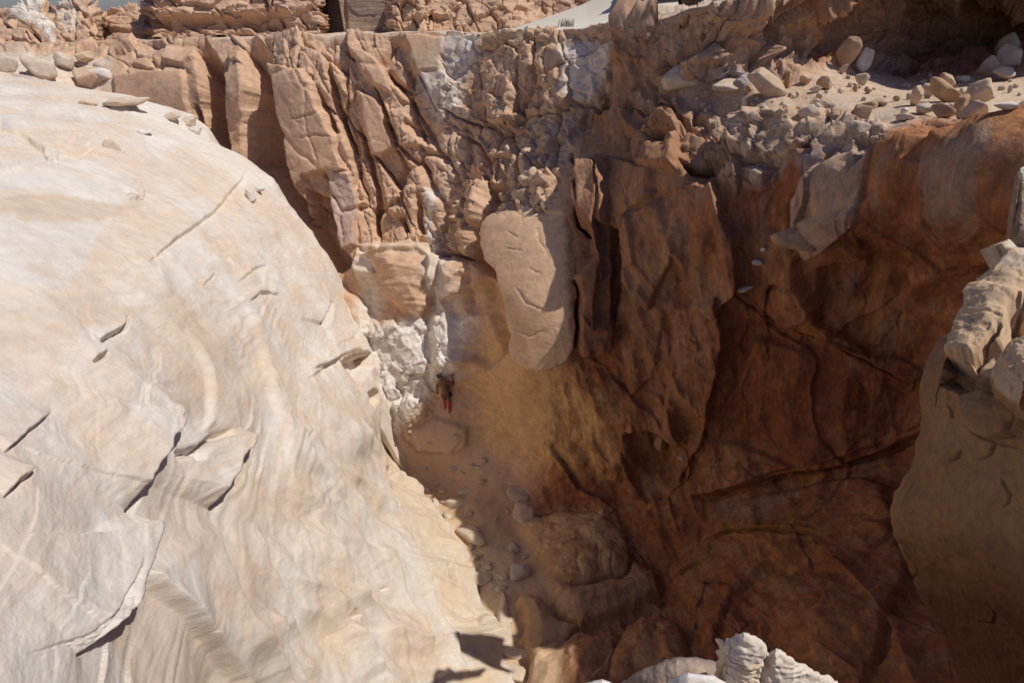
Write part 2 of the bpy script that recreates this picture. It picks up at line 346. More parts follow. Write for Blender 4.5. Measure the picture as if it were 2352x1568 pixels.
# plateau and rim rubble
f1, f2, r1, r2 = worley(p*np.array([1.1, 1.1, 2.0], np.float32) + 3)
rimz = np.exp(-np.abs(np.arange(P.shape[0]) - rn)/9.0)[:, None]*np.ones(VX.shape)
D *= 1 - 0.85*skirt
D += (rimz*(1 - skirt)*0.6 + skirt*0.3)*(0.20*(r1 - 0.4) - 0.06*np.exp(-((f2 - f1)/0.06)**2))*(1 - 0.3*upper)
nb = np.clip((rn + 9 - np.arange(P.shape[0]))/12.0, 0, 1)[:, None, None]
w.N = w.N*(1 - nb) + np.array([0, 0, 1.0])*nb; w.N /= np.linalg.norm(w.N, axis=-1)[..., None]
gz = np.abs((w.N*P).sum(-1))/np.linalg.norm(P, axis=-1); damp = np.clip(gz/0.34, 0.06, 1)**1.3
w.D = (D + 0.012*fbm(p*9, 3)*np.clip(gz/0.3, 0, 1))*np.where(VY > 120, damp, 1)
def calm(pts, k=0.85, soft=8):
    i = w._sub(pts, soft*2)
    if len(i[0]): w.D[i] *= 1 - k*sst(-soft, soft, poly_sd(w.X[i], w.Y[i], pts))
TONG = [(1104,513),(1126,488),(1165,480),(1204,478),(1250,484),(1300,494),(1320,540),(1322,600),(1318,700),(1320,790),(1296,822),(1265,841),(1218,835),(1190,813),(1176,774),(1159,719),(1165,697),(1145,655),(1129,613),(1108,560)]
BUTT = [(620,150),(698,167),(726,211),(753,264),(773,334),(792,389),(748,395),(706,404),(692,440),(676,403),(656,314),(637,236)]
SL2 = [(820,206),(859,222),(876,250),(887,292),(909,342),(876,361),(848,356),(831,278)]
SL3 = [(803,120),(837,122),(887,156),(898,211),(859,195),(840,178)]
BLK = [(928,78),(1018,84),(1015,106),(1006,161),(942,164),(937,106)]
FLAT = [(266,176),(336,167),(423,164),(430,222),(447,290),(268,290)]
for pl in (TONG, BUTT, SL2, SL3, BLK, FLAT): calm(pl)
w.slab(FLAT, 0.15, 3); w.slab(BUTT, 0.38, 4, (0.1, 0)); w.slab(SL2, 0.16, 4); w.slab(SL3, 0.28, 4); w.slab(BLK, 0.10, 3)
N1 = [(450,111),(475,94),(489,117),(509,156),(523,222),(528,278),(535,352),(503,334),(478,306),(464,250),(461,167)]
N2 = [(559,111),(573,92),(611,97),(616,156),(636,189),(641,250),(656,334),(673,403),(679,436),(712,532),(690,520),(620,417),(574,378),(566,250),(567,167)]
calm(N1, .9); calm(N2, .9)
w.slab(N1, -1.5, 3); w.slab(N2, -1.9, 3)
w.slab([(523,225),(528,120),(556,120),(562,170),(563,260),(570,385),(536,350)], 0.2, 3)
w.slab([(447,240),(456,250),(462,300),(470,330),(458,330),(450,290)], -0.5, 2)
for pts, dp in (([(681,274),(712,270),(742,259)], .10), ([(700,318),(730,312),(764,316)], .08)): w.crack(pts, 2.2, dp)
w.slab([(890,256),(928,254),(960,300),(979,334),(915,334)], 0.2, 4)
for pts, ww, dp in (([(745,120),(759,181),(781,264),(803,334),(823,403),(823,436)], 6, .6), ([(831,278),(845,347),(859,403),(870,446),(865,544)], 6, .6),
    ([(714,195),(737,231),(759,272),(775,310)], 5, .45), ([(892,278),(915,334),(942,361),(992,400)], 5, .35), ([(928,278),(956,300),(984,328)], 7, .4),
    ([(884,153),(915,195),(942,236),(984,306),(1015,375)], 5, .35), ([(967,446),(970,544)], 6, .5), ([(934,496),(940,552)], 5, .4),
    ([(1017,496),(1020,544),(1054,585),(1079,599)], 4, .45), ([(1079,599),(1075,660),(1073,724)], 4, .3), ([(865,474),(867,546)], 5, .4)):
    w.crack(pts, ww, dp)
PRP = [(759,391),(803,396),(820,446),(823,563),(792,574),(776,519),(762,446)]
calm(PRP, .6); w.slab([(887,455),(923,449),(940,496),(906,499),(887,480)], .3, 3); w.slab([(934,430),(965,432),(965,558),(940,558)], .22, 3)
w.slab(PRP, .35, 3, (0.15, 0)); w.slab([(706,432),(759,460),(776,519),(792,574),(812,608),(776,630),(748,585),(714,535)], -1.0, 4)
w.slab([(826,571),(856,605),(878,635),(831,645),(817,613)], .35, 5, bulge=.1)
BUL = [(842,591),(900,575),(970,574),(1026,599),(1024,641),(996,683),(981,710),(965,727),(934,716),(887,677),(876,630)]
w.slab(BUL, .30, 5, bulge=.55); w.slab([(830,565),(1000,560),(1076,600),(1060,640),(1030,610),(960,585),(842,595)], .25, 6)
w.slab([(776,641),(803,669),(848,710),(848,766),(831,777),(812,738),(792,691)], .35, 4, bulge=.2)
FIS = [(1115,425),(1150,412),(1142,460),(1110,505),(1102,540),(1110,600),(1135,650),(1105,630),(1080,600),(1084,530),(1102,500)]
w.slab(FIS, -1.0, 4)
w.slab(TONG, 0.20, 2.5, (-.15, .25)); w.crack([(1290,820),(1265,841),(1218,838),(1190,816),(1176,776),(1159,722)], 4, .12)
for pts, dp in (([(1192,661),(1215,694),(1235,705),(1268,712)], .05), ([(1165,569),(1204,581)], .03), ([(1216,620),(1250,633)], .03), ([(1168,524),(1195,548)], .03), ([(1235,520),(1240,560),(1262,590)], .03), ([(1180,740),(1230,760),(1262,752)], .03)): w.crack(pts, 1.9, dp)
for pts in ([(1312,348),(1312,363),(1326,385),(1323,424),(1330,441),(1322,488),(1329,519),(1362,546)], [(1318,641),(1326,683),(1320,799)]): w.crack(pts, 3.2, .9)
for pts in ([(1085,505),(1060,420),(1050,360)], [(1120,400),(1100,330),(1040,300)]): w.crack(pts, 3.5, .35)
# facets of the shaded wall
w.slab([(1329,391),(1385,395),(1392,470),(1370,540),(1335,500),(1325,430)], .18, 5)
FB = [(1393,363),(1518,391),(1515,441),(1484,474),(1446,533),(1429,474),(1398,433)]
calm(FB, .6); w.slab(FB, .34, 6, (0.1, 0))
FC = [(1382,519),(1446,530),(1446,580),(1429,655),(1418,710),(1412,738),(1357,735),(1357,663),(1373,571)]
calm(FC, .8); w.slab(FC, -.30, 5)
w.slab([(1365,544),(1372,546),(1378,640),(1366,646)], .22, 3)
w.slab([(1440,690),(1490,640),(1530,720),(1500,860),(1450,900),(1430,800)], .15, 8)
w.slab([(1560,378),(1600,385),(1634,368),(1636,395),(1590,404)], -.7, 4)
w.slab([(1400,110),(1440,100),(1470,180),(1460,300),(1400,330),(1385,220)], .25, 8)
w.slab([(1465,205),(1480,200),(1500,235),(1492,270),(1470,262)], .16, 4)
w.crack([(1500,195),(1520,240),(1545,262),(1580,300),(1640,330)], 5, .4)
DL = [(1679,650),(1726,680),(1781,716),(1831,735),(1893,763),(1976,805),(2065,846),(2126,885),(2200,920)]
w.lip(DL, .22, 110, 3); w.crack([(a, b + 3) for a, b in DL], 3.5, .28)
LL = [(1590,1138),(1648,1135),(1696,1122),(1767,1099),(1837,1074),(1948,1060),(2032,1038),(2109,1005),(2250,950)]
w.lip(LL, .35, 160, 4); w.crack([(a, b + 6) for a, b in LL], 6, .2)
w.slab([(1590,985),(1700,1000),(1830,1060),(1700,1118),(1590,1138),(1571,1088)], .22, 5)
w.slab([(1440,990),(1490,974),(1573,1010),(1573,1085),(1520,1091),(1470,1060)], -.40, 20)
w.slab([(1390,1049),(1423,1021),(1440,1060),(1487,1152),(1440,1130),(1401,1088)], .25, 5)
LOBE = [(1940,1100),(1816,1122),(1718,1146),(1676,1188),(1635,1221),(1612,1257),(1573,1299),(1548,1327),(1551,1355),(1579,1396),(1607,1432),(1618,1466),(1626,1530),(2000,1620),(2120,1300),(2050,1120)]
calm(LOBE, .25); w.slab(LOBE, .25, 6, bulge=.35)
w.crack([(1585,1349),(1635,1313)], 5, .2); C3 = [(1640,1245),(1712,1232),(1748,1238),(1865,1260),(1943,1263)]
w.lip(C3, .22, 60); w.crack([(a, b + 4) for a, b in C3], 4, .2)
for pts, h, bu in (([(1195,1219),(1218,1202),(1301,1174),(1362,1174),(1390,1188),(1440,1243),(1446,1288),(1429,1338),(1398,1352),(1334,1366),(1301,1360),(1259,1321),(1232,1277)], .30, .45),
    ([(1270,1391),(1275,1366),(1312,1374),(1373,1360),(1426,1346),(1451,1299),(1510,1327),(1518,1382),(1412,1438),(1334,1469),(1287,1424)], .35, .4),
    ([(1190,1391),(1212,1380),(1240,1388),(1273,1432),(1334,1466),(1279,1508),(1226,1549),(1198,1480),(1209,1438)], .3, .35),
    ([(1440,1470),(1520,1440),(1580,1480),(1600,1600),(1380,1600)], .3, .5), ([(1220,1520),(1330,1480),(1420,1500),(1400,1640),(1200,1640)], .25, .4)):
    calm(pts, .6); w.slab(pts, h, 6, bulge=bu)
for x0, y0, y1, ww, dp in ((1322,1300,1352,3,.06), (1362,1275,1345,4,.12), (1371,1295,1345,2.5,.06), (1395,1300,1340,3,.06)): w.crack([(x0, y0), (x0 - 4, (y0 + y1)/2), (x0 + 2, y1)], ww, dp)
w.crack([(1070,1000),(1045,1040),(960,1040),(925,1000),(920,960)], 4, .12); w.slab([(945,985),(1000,960),(1075,975),(1078,1020),(1040,1042),(960,1035)], .15, 6, bulge=.12)
w.slab([(905,925),(940,905),(975,915),(985,955),(950,975),(915,965)], .15, 6, bulge=.15)
w.slab([(1322,380),(1400,372),(1412,480),(1408,620),(1400,800),(1330,806),(1322,700),(1318,641),(1362,585),(1362,544),(1325,499),(1318,440)], .55, 5, (.1, 0))
for pts, hh, tl_ in (([(1560,430),(1640,420),(1700,520),(1690,640),(1640,700),(1580,660),(1550,540)], .35, (.35, .1)), ([(1560,700),(1640,650),(1665,760),(1615,980),(1560,1100),(1520,960)], .35, (.25, .1)),
    ([(1455,500),(1525,450),(1560,560),(1500,700),(1440,640)], .30, (-.25, .15)), ([(1850,440),(1880,400),(2010,330),(2016,360),(2000,470),(1890,560),(1850,520)], .26, (-.15, .1)),
    ([(2140,340),(2420,300),(2420,560),(2200,600),(2120,500)], .22, (.2, -.1)), ([(1900,600),(2080,560),(2120,760),(2000,800),(1880,720)], -.28, (.15, .1)), ([(1720,480),(1850,560),(1900,680),(1820,720),(1700,640)], .25, (.3, .1)),
    ([(1740,760),(1900,800),(2090,900),(2090,990),(1880,1040),(1740,980),(1700,860)], .20, (-.35, .2)), ([(1430,880),(1520,900),(1560,980),(1440,975)], .25, (.2, .2)), ([(1480,180),(1560,260),(1560,400),(1480,380),(1440,260)], .25, (.2, .1))):
    w.slab(pts, hh, 5, tl_)
w.slab([(1040,690),(1105,640),(1160,720),(1180,790),(1120,850),(1060,810)], -.35, 8)
for pts, hh in (([(1640,1560),(1700,1440),(1760,1380),(1830,1340),(1960,1300)], .25), ([(2100,1180),(2020,1280),(1960,1400),(1900,1560)], .3), ([(1440,1120),(1500,1200),(1580,1240)], .2), ([(1700,1240),(1790,1290),(1880,1350)], .2)): w.lip(pts, hh, 90, 7)
w.slab([(1000,725),(1080,730),(1068,830),(1000,865)], .55, 18); w.slab([(1010,590),(1072,610),(1075,720),(1010,720)], .5, 18)
w.slab([(1095,590),(1145,615),(1168,700),(1185,770),(1150,810),(1105,720)], -.38, 9)

# --- colour of the rock, with some light and shade painted in
n1 = fbm(p*0.5 + 40, 4); n2 = fbm(p*1.7 + 60, 4); n3 = fbm(p*np.array([1.2, 1.2, 6], np.float32) + 80, 4); n4 = fbm(p*np.array([3.5, 3.5, 0.5], np.float32) + 11, 4)
c = np.zeros(VX.shape + (3,)) + TAN
c = paint(c, sst(-0.2, 0.5, n2)*0.5, TAN*np.array([0.86, 0.8, 0.76])); c = paint(c, sst(0, 0.5, n3)*0.4, np.array([.62, .45, .32]))
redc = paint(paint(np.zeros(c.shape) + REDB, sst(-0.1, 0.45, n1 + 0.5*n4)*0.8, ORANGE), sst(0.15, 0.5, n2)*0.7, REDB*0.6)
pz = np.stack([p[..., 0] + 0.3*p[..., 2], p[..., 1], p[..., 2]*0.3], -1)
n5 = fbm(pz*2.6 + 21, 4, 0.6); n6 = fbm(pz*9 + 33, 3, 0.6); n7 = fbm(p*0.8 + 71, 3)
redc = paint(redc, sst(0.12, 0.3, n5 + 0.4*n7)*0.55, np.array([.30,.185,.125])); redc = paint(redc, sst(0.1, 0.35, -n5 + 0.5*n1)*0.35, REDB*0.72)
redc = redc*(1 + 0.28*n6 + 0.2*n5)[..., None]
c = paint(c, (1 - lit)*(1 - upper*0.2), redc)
c = paint(c, upper*0.9, paint(np.zeros(c.shape) + BROWN, sst(-0.1, 0.4, n2)*0.6, np.array([.40, .27, .19])))
c = paint(c, ledge*(1 - upper)*sst(460, 380, Yv)*0.9, paint(np.zeros(c.shape) + np.array([.56, .405, .285]), sst(0.1, 0.4, n2)*0.35, np.array([.64,.55,.45])))
c = paint(c, floor_*0.95, paint(np.zeros(c.shape) + YSAND, sst(-0.1, 0.5, n1)*0.5, CREAM))
c = paint(c, skirt*0.8, paint(np.zeros(c.shape) + np.array([.56, .42, .31]), sst(0, 0.4, n2)*0.5, PALE))
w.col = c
SVAR = 0.45 + 0.55*sst(-0.25, 0.2, n5 + 0.4*n6)
def T(pts, c, soft=14, amt=1.0, sv=False):
    i = w._sub(pts, soft*3)
    if len(i[0]): w.col[i] = paint(w.col[i], amt*(SVAR[i] if sv else 1)*sst(-soft*1.2, soft*1.2, poly_sd(w.X[i], w.Y[i], pts) + w.TN[i]*(0.5 + soft/12)), c)
T([(1085,600),(1120,640),(1165,720),(1180,790),(1240,850),(1330,850),(1400,930),(1430,1010),(1380,1075),(1260,1075),(1180,1040),(1100,980),(1070,900),(1090,730)], YELL, 40, .95, True)  # yellow rock foot, brightened to paint in the bounced light
T([(1180,1180),(1400,1170),(1440,1250),(1430,1340),(1300,1365),(1220,1290)], np.array([.70,.47,.25]), 18, .9, True)
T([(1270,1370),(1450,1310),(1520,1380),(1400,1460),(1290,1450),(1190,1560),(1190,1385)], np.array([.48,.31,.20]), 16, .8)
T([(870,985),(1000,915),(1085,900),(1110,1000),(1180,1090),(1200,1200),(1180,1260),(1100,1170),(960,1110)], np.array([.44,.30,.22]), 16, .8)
T([(838,738),(880,742),(960,730),(1083,730),(1070,800),(1060,860),(1000,890),(900,1010),(850,990)], np.array([.76,.70,.63]), 16, .95)
T([(1015,84),(1090,80),(1100,110),(1050,190),(1060,260),(1000,270),(985,220),(1006,165),(1012,120)], np.array([.72,.65,.57]), 12, .9)
T([(942,166),(1000,168),(998,240),(985,240),(960,200)], np.array([.62,.56,.52]), 6, .8)
T([(985,436),(1003,436),(995,520),(1010,570),(975,565),(985,500)], WHITE, 5, .8)
T([(930,120),(1012,116),(1006,161),(942,164)], np.array([.54,.38,.25]), 4, .8)
T([(817,575),(830,568),(860,610),(870,660),(840,740),(826,660)], np.array([.68,.56,.44]), 6, .7)
T([(835,560),(1000,558),(1075,600),(1000,600),(900,590)], np.array([.66,.52,.38]), 6, .8)
T([(1280,100),(1410,98),(1412,200),(1400,220),(1350,240),(1290,210),(1300,150)], np.array([.70,.62,.54]), 12, .9)
T([(1170,330),(1230,270),(1330,260),(1330,360),(1260,400),(1240,470),(1130,480),(1150,400)], np.array([.62,.47,.34]), 16, .6, True)
T([(1465,205),(1480,200),(1500,235),(1492,270),(1470,262)], np.array([.60,.52,.48]), 4, .9)
T([(1560,190),(1640,150),(1760,155),(1790,185),(1740,205),(1580,210)], np.array([.36,.33,.33]), 10, .8)
T([(1840,360),(1900,350),(1930,400),(1880,420)], np.array([.36,.30,.30]), 12, .7)
T([(2130,370),(2290,350),(2270,470),(2160,480)], np.array([.36,.26,.20]), 14, .7)
T([(1850,430),(1980,330),(2010,350),(2000,460),(1900,560),(1850,560)], np.array([.46,.34,.27]), 5, .9)
T(PRP, np.array([.52,.38,.31]), 5, .9)
T([(1900,150),(2080,130),(2150,260),(2040,300),(1900,240)], np.array([.56,.44,.32]), 8, .5)
T([(2180,190),(2400,180),(2400,300),(2240,290),(2200,240)], np.array([.60,.47,.33]), 8, .8)
T(TONG, np.array([.70,.48,.31]), 6, .9)
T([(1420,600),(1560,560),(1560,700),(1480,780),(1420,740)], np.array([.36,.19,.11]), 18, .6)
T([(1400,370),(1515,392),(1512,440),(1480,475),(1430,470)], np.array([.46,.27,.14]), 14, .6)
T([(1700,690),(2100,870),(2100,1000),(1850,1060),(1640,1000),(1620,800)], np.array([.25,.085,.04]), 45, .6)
T([(1410,120),(1500,150),(1500,230),(1600,260),(1730,420),(1600,470),(1440,380),(1330,330),(1380,200)], np.array([.40,.22,.13]), 25, .7)
T([(1430,60),(1850,-60),(1850,170),(1780,180),(1690,150),(1560,170),(1500,160),(1440,110)], np.array([.50,.34,.24]), 12, .8)  # lighter tan paints sunlight onto this part of the cliff
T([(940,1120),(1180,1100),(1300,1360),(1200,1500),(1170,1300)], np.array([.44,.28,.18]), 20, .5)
T([(840,560),(870,620),(880,700),(860,760),(830,760),(826,640)], np.array([.70,.62,.52]), 12, .7)
T([(990,560),(1060,600),(1060,760),(1000,760),(985,680)], np.array([.70,.62,.53]), 16, .7)
T([(985,90),(1060,100),(1040,200),(1060,330),(1090,420),(1060,560),(985,560),(1010,420),(985,300),(975,200)], np.array([.64,.49,.36]), 14, .5, True)
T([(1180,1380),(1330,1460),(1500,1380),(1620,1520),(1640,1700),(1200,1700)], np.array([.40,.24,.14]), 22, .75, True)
T([(60,120),(260,140),(265,200),(230,225),(40,215),(-100,190),(-100,130)], np.array([.66,.58,.48]), 10, .7)
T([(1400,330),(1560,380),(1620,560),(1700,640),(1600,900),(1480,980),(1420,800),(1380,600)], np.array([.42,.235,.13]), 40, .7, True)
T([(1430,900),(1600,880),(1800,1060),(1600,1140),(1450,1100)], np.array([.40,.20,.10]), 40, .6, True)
T([(1425,85),(1500,80),(1560,180),(1560,260),(1620,420),(1500,480),(1340,600),(1296,480),(1312,340),(1395,200)], np.array([.36,.19,.105]), 12, .85, True)  # dark brown along the shadow diagonal, shade painted into the rock colour
T([(1296,490),(1400,480),(1410,800),(1310,830),(1305,700)], np.array([.27,.13,.075]), 8, .85)  # painted shadow: darker strip beside the sunlit slab
T([(1850,440),(1880,400),(2010,330),(2016,360),(2000,470),(1890,560),(1850,520)], np.array([.46,.29,.19]), 8, .7)
T([(1700,1200),(1830,1190),(1940,1250),(1930,1330),(1840,1320),(1740,1290),(1690,1240)], np.array([.40,.20,.075]), 12, .8, True)
T([(1580,1300),(1700,1210),(1660,1420),(1620,1500),(1560,1380)], np.array([.36,.19,.09]), 20, .6, True)
T([(1640,1150),(1760,1130),(1860,1110),(1800,1190),(1680,1200)], np.array([.30,.19,.15]), 16, .7, True)

w.finish()
w.Nf = grid_normals(w.P, 1); w.bx, w.by = bearing(w.P)
CW = w
cxm = (w.VX[:-1, :-1] + w.VX[1:, 1:])/2; cym = (w.VY[:-1, :-1] + w.VY[1:, 1:])/2
rowi = np.arange(cxm.shape[0])[:, None]*np.ones(cxm.shape)
m_plat = rowi < RIMROW
m_floor = (~m_plat) & (poly_sd(cxm, cym, [(700,960),(860,985),(1000,930),(1090,1000),(1140,1070),(1230,1270),(1300,1420),(1300,1560),(1340,1790),(600,1790)]) > 0)
m_ledge = (~m_plat) & (poly_sd(cxm, cym, [(1440,190),(1560,185),(1700,205),(1830,190),(1900,185),(2060,190),(2200,190),(2400,160),(2900,150),(2900,300),(2360,295),(2120,275),(2040,300),(1950,340),(1800,300),(1600,290),(1480,260)]) > 0)
m_up = (~m_plat) & (~m_ledge) & (cym < 260) & (cxm > 1430)
m_shade = (~m_plat) & (~m_ledge) & (~m_floor) & (~m_up) & (cxm > 1330 - 0.12*(cym - 300))
m_rest = ~(m_plat | m_floor | m_ledge | m_up | m_shade)
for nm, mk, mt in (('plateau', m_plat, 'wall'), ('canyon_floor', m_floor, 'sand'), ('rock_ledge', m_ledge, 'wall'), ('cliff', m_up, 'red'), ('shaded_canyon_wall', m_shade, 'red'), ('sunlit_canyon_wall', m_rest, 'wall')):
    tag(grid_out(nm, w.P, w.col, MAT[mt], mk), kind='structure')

# ------------------------------------------------------------------ pale slickrock slope on the left
XR = [(120,-60),(165,0),(185,100),(205,190),(222,300),(235,345),(250,400),(265,442),(285,465),(300,476),(325,484),(340,512),(360,552),(380,580),(410,622),(440,632),(480,668),(510,694),(560,730),(600,748),(650,774),(700,792),(760,818),(820,842),(880,850),(950,856),(1000,872),(1060,906),(1110,942),(1200,1008),(1320,1072),(1440,1130),(1568,1156),(1700,1190)]
DN = [(-60,130,'Y',21),(0,170,'Y',19.5),(0,230,'z',-1.75),(0,320,'z',-2.1),(0,450,'z',-2.4),(0,700,'z',-2.75),(0,1000,'z',-3.0),(0,1300,'z',-3.2),(0,1568,'z',-3.45),
 (-200,400,'z',-2.1),(-200,900,'z',-2.6),(-200,1500,'z',-3.0),(-200,200,'z',-1.7),
 (200,215,'z',-2.0),(200,320,'z',-2.4),(200,450,'z',-2.8),(200,700,'z',-3.2),(200,1000,'z',-3.6),(200,1300,'z',-3.95),(200,1568,'z',-4.3),
 (345,240,'z',-2.4),(400,300,'z',-2.9),(470,305,'z',-3.3),(400,450,'z',-3.5),(400,700,'z',-4.1),(400,1000,'z',-4.6),(400,1300,'z',-5.2),(400,1568,'z',-5.7),
 (570,385,'z',-4.1),(625,435,'z',-4.7),(560,500,'z',-4.6),(600,700,'z',-5.7),(600,1000,'z',-6.5),(600,1300,'z',-7.3),(600,1568,'z',-8.0),
 (690,510,'z',-5.9),(750,610,'z',-7.3),(790,700,'z',-8.6),(740,800,'z',-8.2),(800,1000,'z',-9.2),(800,1300,'z',-9.9),(800,1568,'z',-10.3),
 (840,820,'z',-10.2),(850,950,'z',-11.4),(870,1030,'z',-13.2),(940,1110,'z',-14.5),(950,1300,'z',-12.8),(960,1500,'z',-12.5),(1005,1200,'z',-14.5),(1070,1320,'z',-14.5),(1130,1440,'z',-14.4),(1156,1568,'z',-14.4),(1050,1450,'z',-13.6),(1060,1600,'z',-13.6),
 (0,1750,'z',-3.6),(400,1750,'z',-6.0),(800,1750,'z',-10.6),(1150,1750,'z',-14.4)]
nodes, vals = [], []
for vx, vy, k, v in DN:
    r = ray(vx, vy); nodes.append((vx, vy)); vals.append((r[1] if k == 'Y' else r[2])/v)
ry = np.arange(122, 1750, STEP*0.92); xr = interp([(a, b) for a, b in XR], ry)
mc = int(1350/STEP/1.15); fr = np.linspace(0, 1, mc)[None]
VX = -190 + (xr[:, None] + 190)*fr; VY = ry[:, None]*np.ones(VX.shape)
inv = np.clip(tps(nodes, vals, VX, VY), 0.03, 0.8)
P = ray(VX, VY)/inv[..., None]
# the slope rolls over its crest and drops to the canyon floor behind it
sk = 26; ex = []
T = P[:, -1] - P[:, -8]; T /= np.linalg.norm(T, axis=1)[:, None]
cur = P[:, -1].copy(); dirn = T.copy(); blend = sst(950, 1150, ry)[:, None]
for k in range(sk):
    st = 0.012*1.17**k
    tgt = np.stack([0.25*np.ones(len(ry)), 0.0*np.ones(len(ry)), -np.ones(len(ry))], -1)
    dirn = dirn*0.86 + tgt*0.14; dirn /= np.linalg.norm(dirn, axis=1)[:, None]
    cur = cur + dirn*st*(1 + 1.5*(1 - blend)); ex.append(cur.copy())
ex = np.array(ex).transpose(1, 0, 2); ex[..., 2] = np.maximum(ex[..., 2], -16)
P = np.concatenate([P, ex], 1)
VX = np.concatenate([VX, xr[:, None] + 3*np.arange(1, sk + 1)[None]], 1); VY = np.concatenate([VY, np.repeat(ry[:, None], sk, 1)], 1)
d = Patch(VX, VY, P); p = P.astype(np.float32)
low = sst(700, 1000, d.Y)
# bedding: thin curved laminae crossing the slope, and flutes running down it
wrp = fbm(p*0.45, 3); steep = sst(-5.5, -9, p[..., 2])
bed = (p[..., 2] + 0.62*p[..., 0] + 0.36*p[..., 1])*(1 - steep) + (p[..., 2]*0.55 + 0.1*p[..., 0] - 0.62*p[..., 1])*steep + 0.55*wrp + 0.12*fbm(p*1.6, 2)
lam = perlin(np.stack([bed*7, p[..., 0]*0.35, p[..., 1]*0.35], -1)); lam2 = perlin(np.stack([bed*24, p[..., 0]*0.6, p[..., 1]*0.6], -1)); lam3 = perlin(np.stack([bed*60, p[..., 0], p[..., 1]], -1))
lamw = 0.25 + 0.75*sst(-0.1, 0.4, fbm(p*0.8 + 9, 2))
stepf = lambda x: (x - np.floor(x)) ; tb = bed*2.2 + 0.4*fbm(p*0.9 + 3, 2); sw = stepf(tb)
ledgew = sst(0.05, 0.35, fbm(p*0.5 + 44, 2))
flute = p[..., 1]*0.75 - p[..., 0]*0.25 + 0.35*p[..., 2]*0.4
fl = ridged(np.stack([flute*0.95 + 0.25*fbm(p*0.6 + 2, 2), p[..., 2]*0.16, p[..., 0]*0.12], -1), 3, 0.4)
D = 0.16*fbm(p*0.6, 3) + (0.020*lam + 0.009*lam2 + 0.003*lam3)*lamw + 0.02*fbm(p*3, 3) + 0.03*ledgew*(sw - 0.5)
D += sst(550, 900, d.X + 0.3*(d.Y - 900))*0.34*fl
D += 0.003*fbm(p*25, 2)
d.D = D
d.D *= 1
Lp, Ck = d.lip, d.crack
e1 = [(0,297),(28,302),(72,322),(111,343),(167,347),(239,332),(242,318)]
Lp(e1, .07, 40, 3); Ck([(a, b + 3) for a, b in e1], 3, .07)
for pts in ([(375,267),(411,278),(428,292)], [(250,247),(292,251),(342,247)], [(290,454),(310,460),(335,455)], [(110,370),(120,366),(135,366)]):
    Lp(pts, .09, 20, 2); Ck([(a, b + 2) for a, b in pts], 2.4, .06)
A = [(342,602),(384,566),(403,552),(439,527),(473,502),(514,471),(550,419),(570,388)]
Lp(A, .10, 50, 2); Ck(A, 2.4, .07)
for pts, h, ww, dp in (([(228,788),(250,772),(281,755),(300,724)], .07, 3.6, .16), ([(206,838),(222,826),(236,817)], .05, 3.4, .12),
    ([(728,749),(737,724),(753,697)], .12, 4.5, .35), ([(706,855),(737,844),(781,830)], .12, 3, .10), ([(542,649),(584,622),(612,608)], .06, 2, .05),
    ([(573,697),(598,674),(640,680)], .08, 2.5, .06), ([(470,658),(485,640),(492,628)], .04, 2, .05), ([(695,1010),(705,985)], .04, 2, .05),
    ([(0,1050),(20,1030),(55,1000),(130,940)], .06, 2.5, .06), ([(0,1152),(25,1125),(50,1108),(60,1085)], .07, 3.5, .09)):
    Lp(pts, h, 40, 2); Ck(pts, ww, dp)
B1 = [(303,1166),(320,1124),(328,1091),(345,1055),(353,1024),(381,994),(389,958),(414,930)]
Lp(B1, .26, 110, 3); Ck([(a + 5, b) for a, b in B1[:5]], 6, .26, False); Ck([(a + 3, b) for a, b in B1[4:]], 3, .10)
B2 = [(158,1508),(208,1466),(245,1424),(278,1382),(286,1349),(306,1299),(331,1230),(325,1202),(306,1166)]
Lp(B2, .24, 120, 3); Ck([(a + 3, b + 2) for a, b in B2[:7]], 3.6, .12)
Ck([(400,1046),(445,1038),(486,1008),(525,996)], 8, .22); Ck([(440,1040),(448,1060)], 7, .15)
E = [(486,1166),(500,1130),(517,1096),(525,1058),(542,1044),(550,1013),(545,985)]
Lp(E, .34, 90, 3); Ck([(a + 6, b) for a, b in E[:4]], 7, .34)
Lp([(611,1549),(528,1438),(500,1354),(486,1271),(486,1166)], .18, 80, 6, False)
Lp([(300,1300),(333,1349),(417,1444),(528,1568),(560,1620)], .22, 90, 8, False)
Lp([(560,700),(600,800),(610,900),(640,1000),(650,1100)], .12, 70, 10, False); Lp([(420,760),(470,850),(480,940),(470,1000)], .10, 60, 8, False); Lp([(640,560),(690,640),(740,760),(770,850)], .10, 60, 8, False)
for pts, dp in (([(781,835),(810,822),(842,813),(840,845),(815,880),(800,862)], .6), ([(835,905),(845,898),(853,915),(850,935),(838,930)], .4), ([(878,1082),(895,1082),(893,1100),(886,1113)], .3),
    ([(892,1165),(911,1160),(909,1178),(896,1175)], .22), ([(1010,1313),(1020,1311),(1036,1335),(1047,1354),(1030,1349)], .4), ([(779,1430),(787,1410),(797,1420),(792,1434)], .25), ([(851,1366),(857,1358),(862,1362)], .15),
    ([(1082,1395),(1095,1410),(1106,1438),(1094,1430)], .2)):
    d.slab(pts, -dp, 2.5)
Lp([(700,880),(750,835),(800,818),(845,810)], .16, 60, 4)
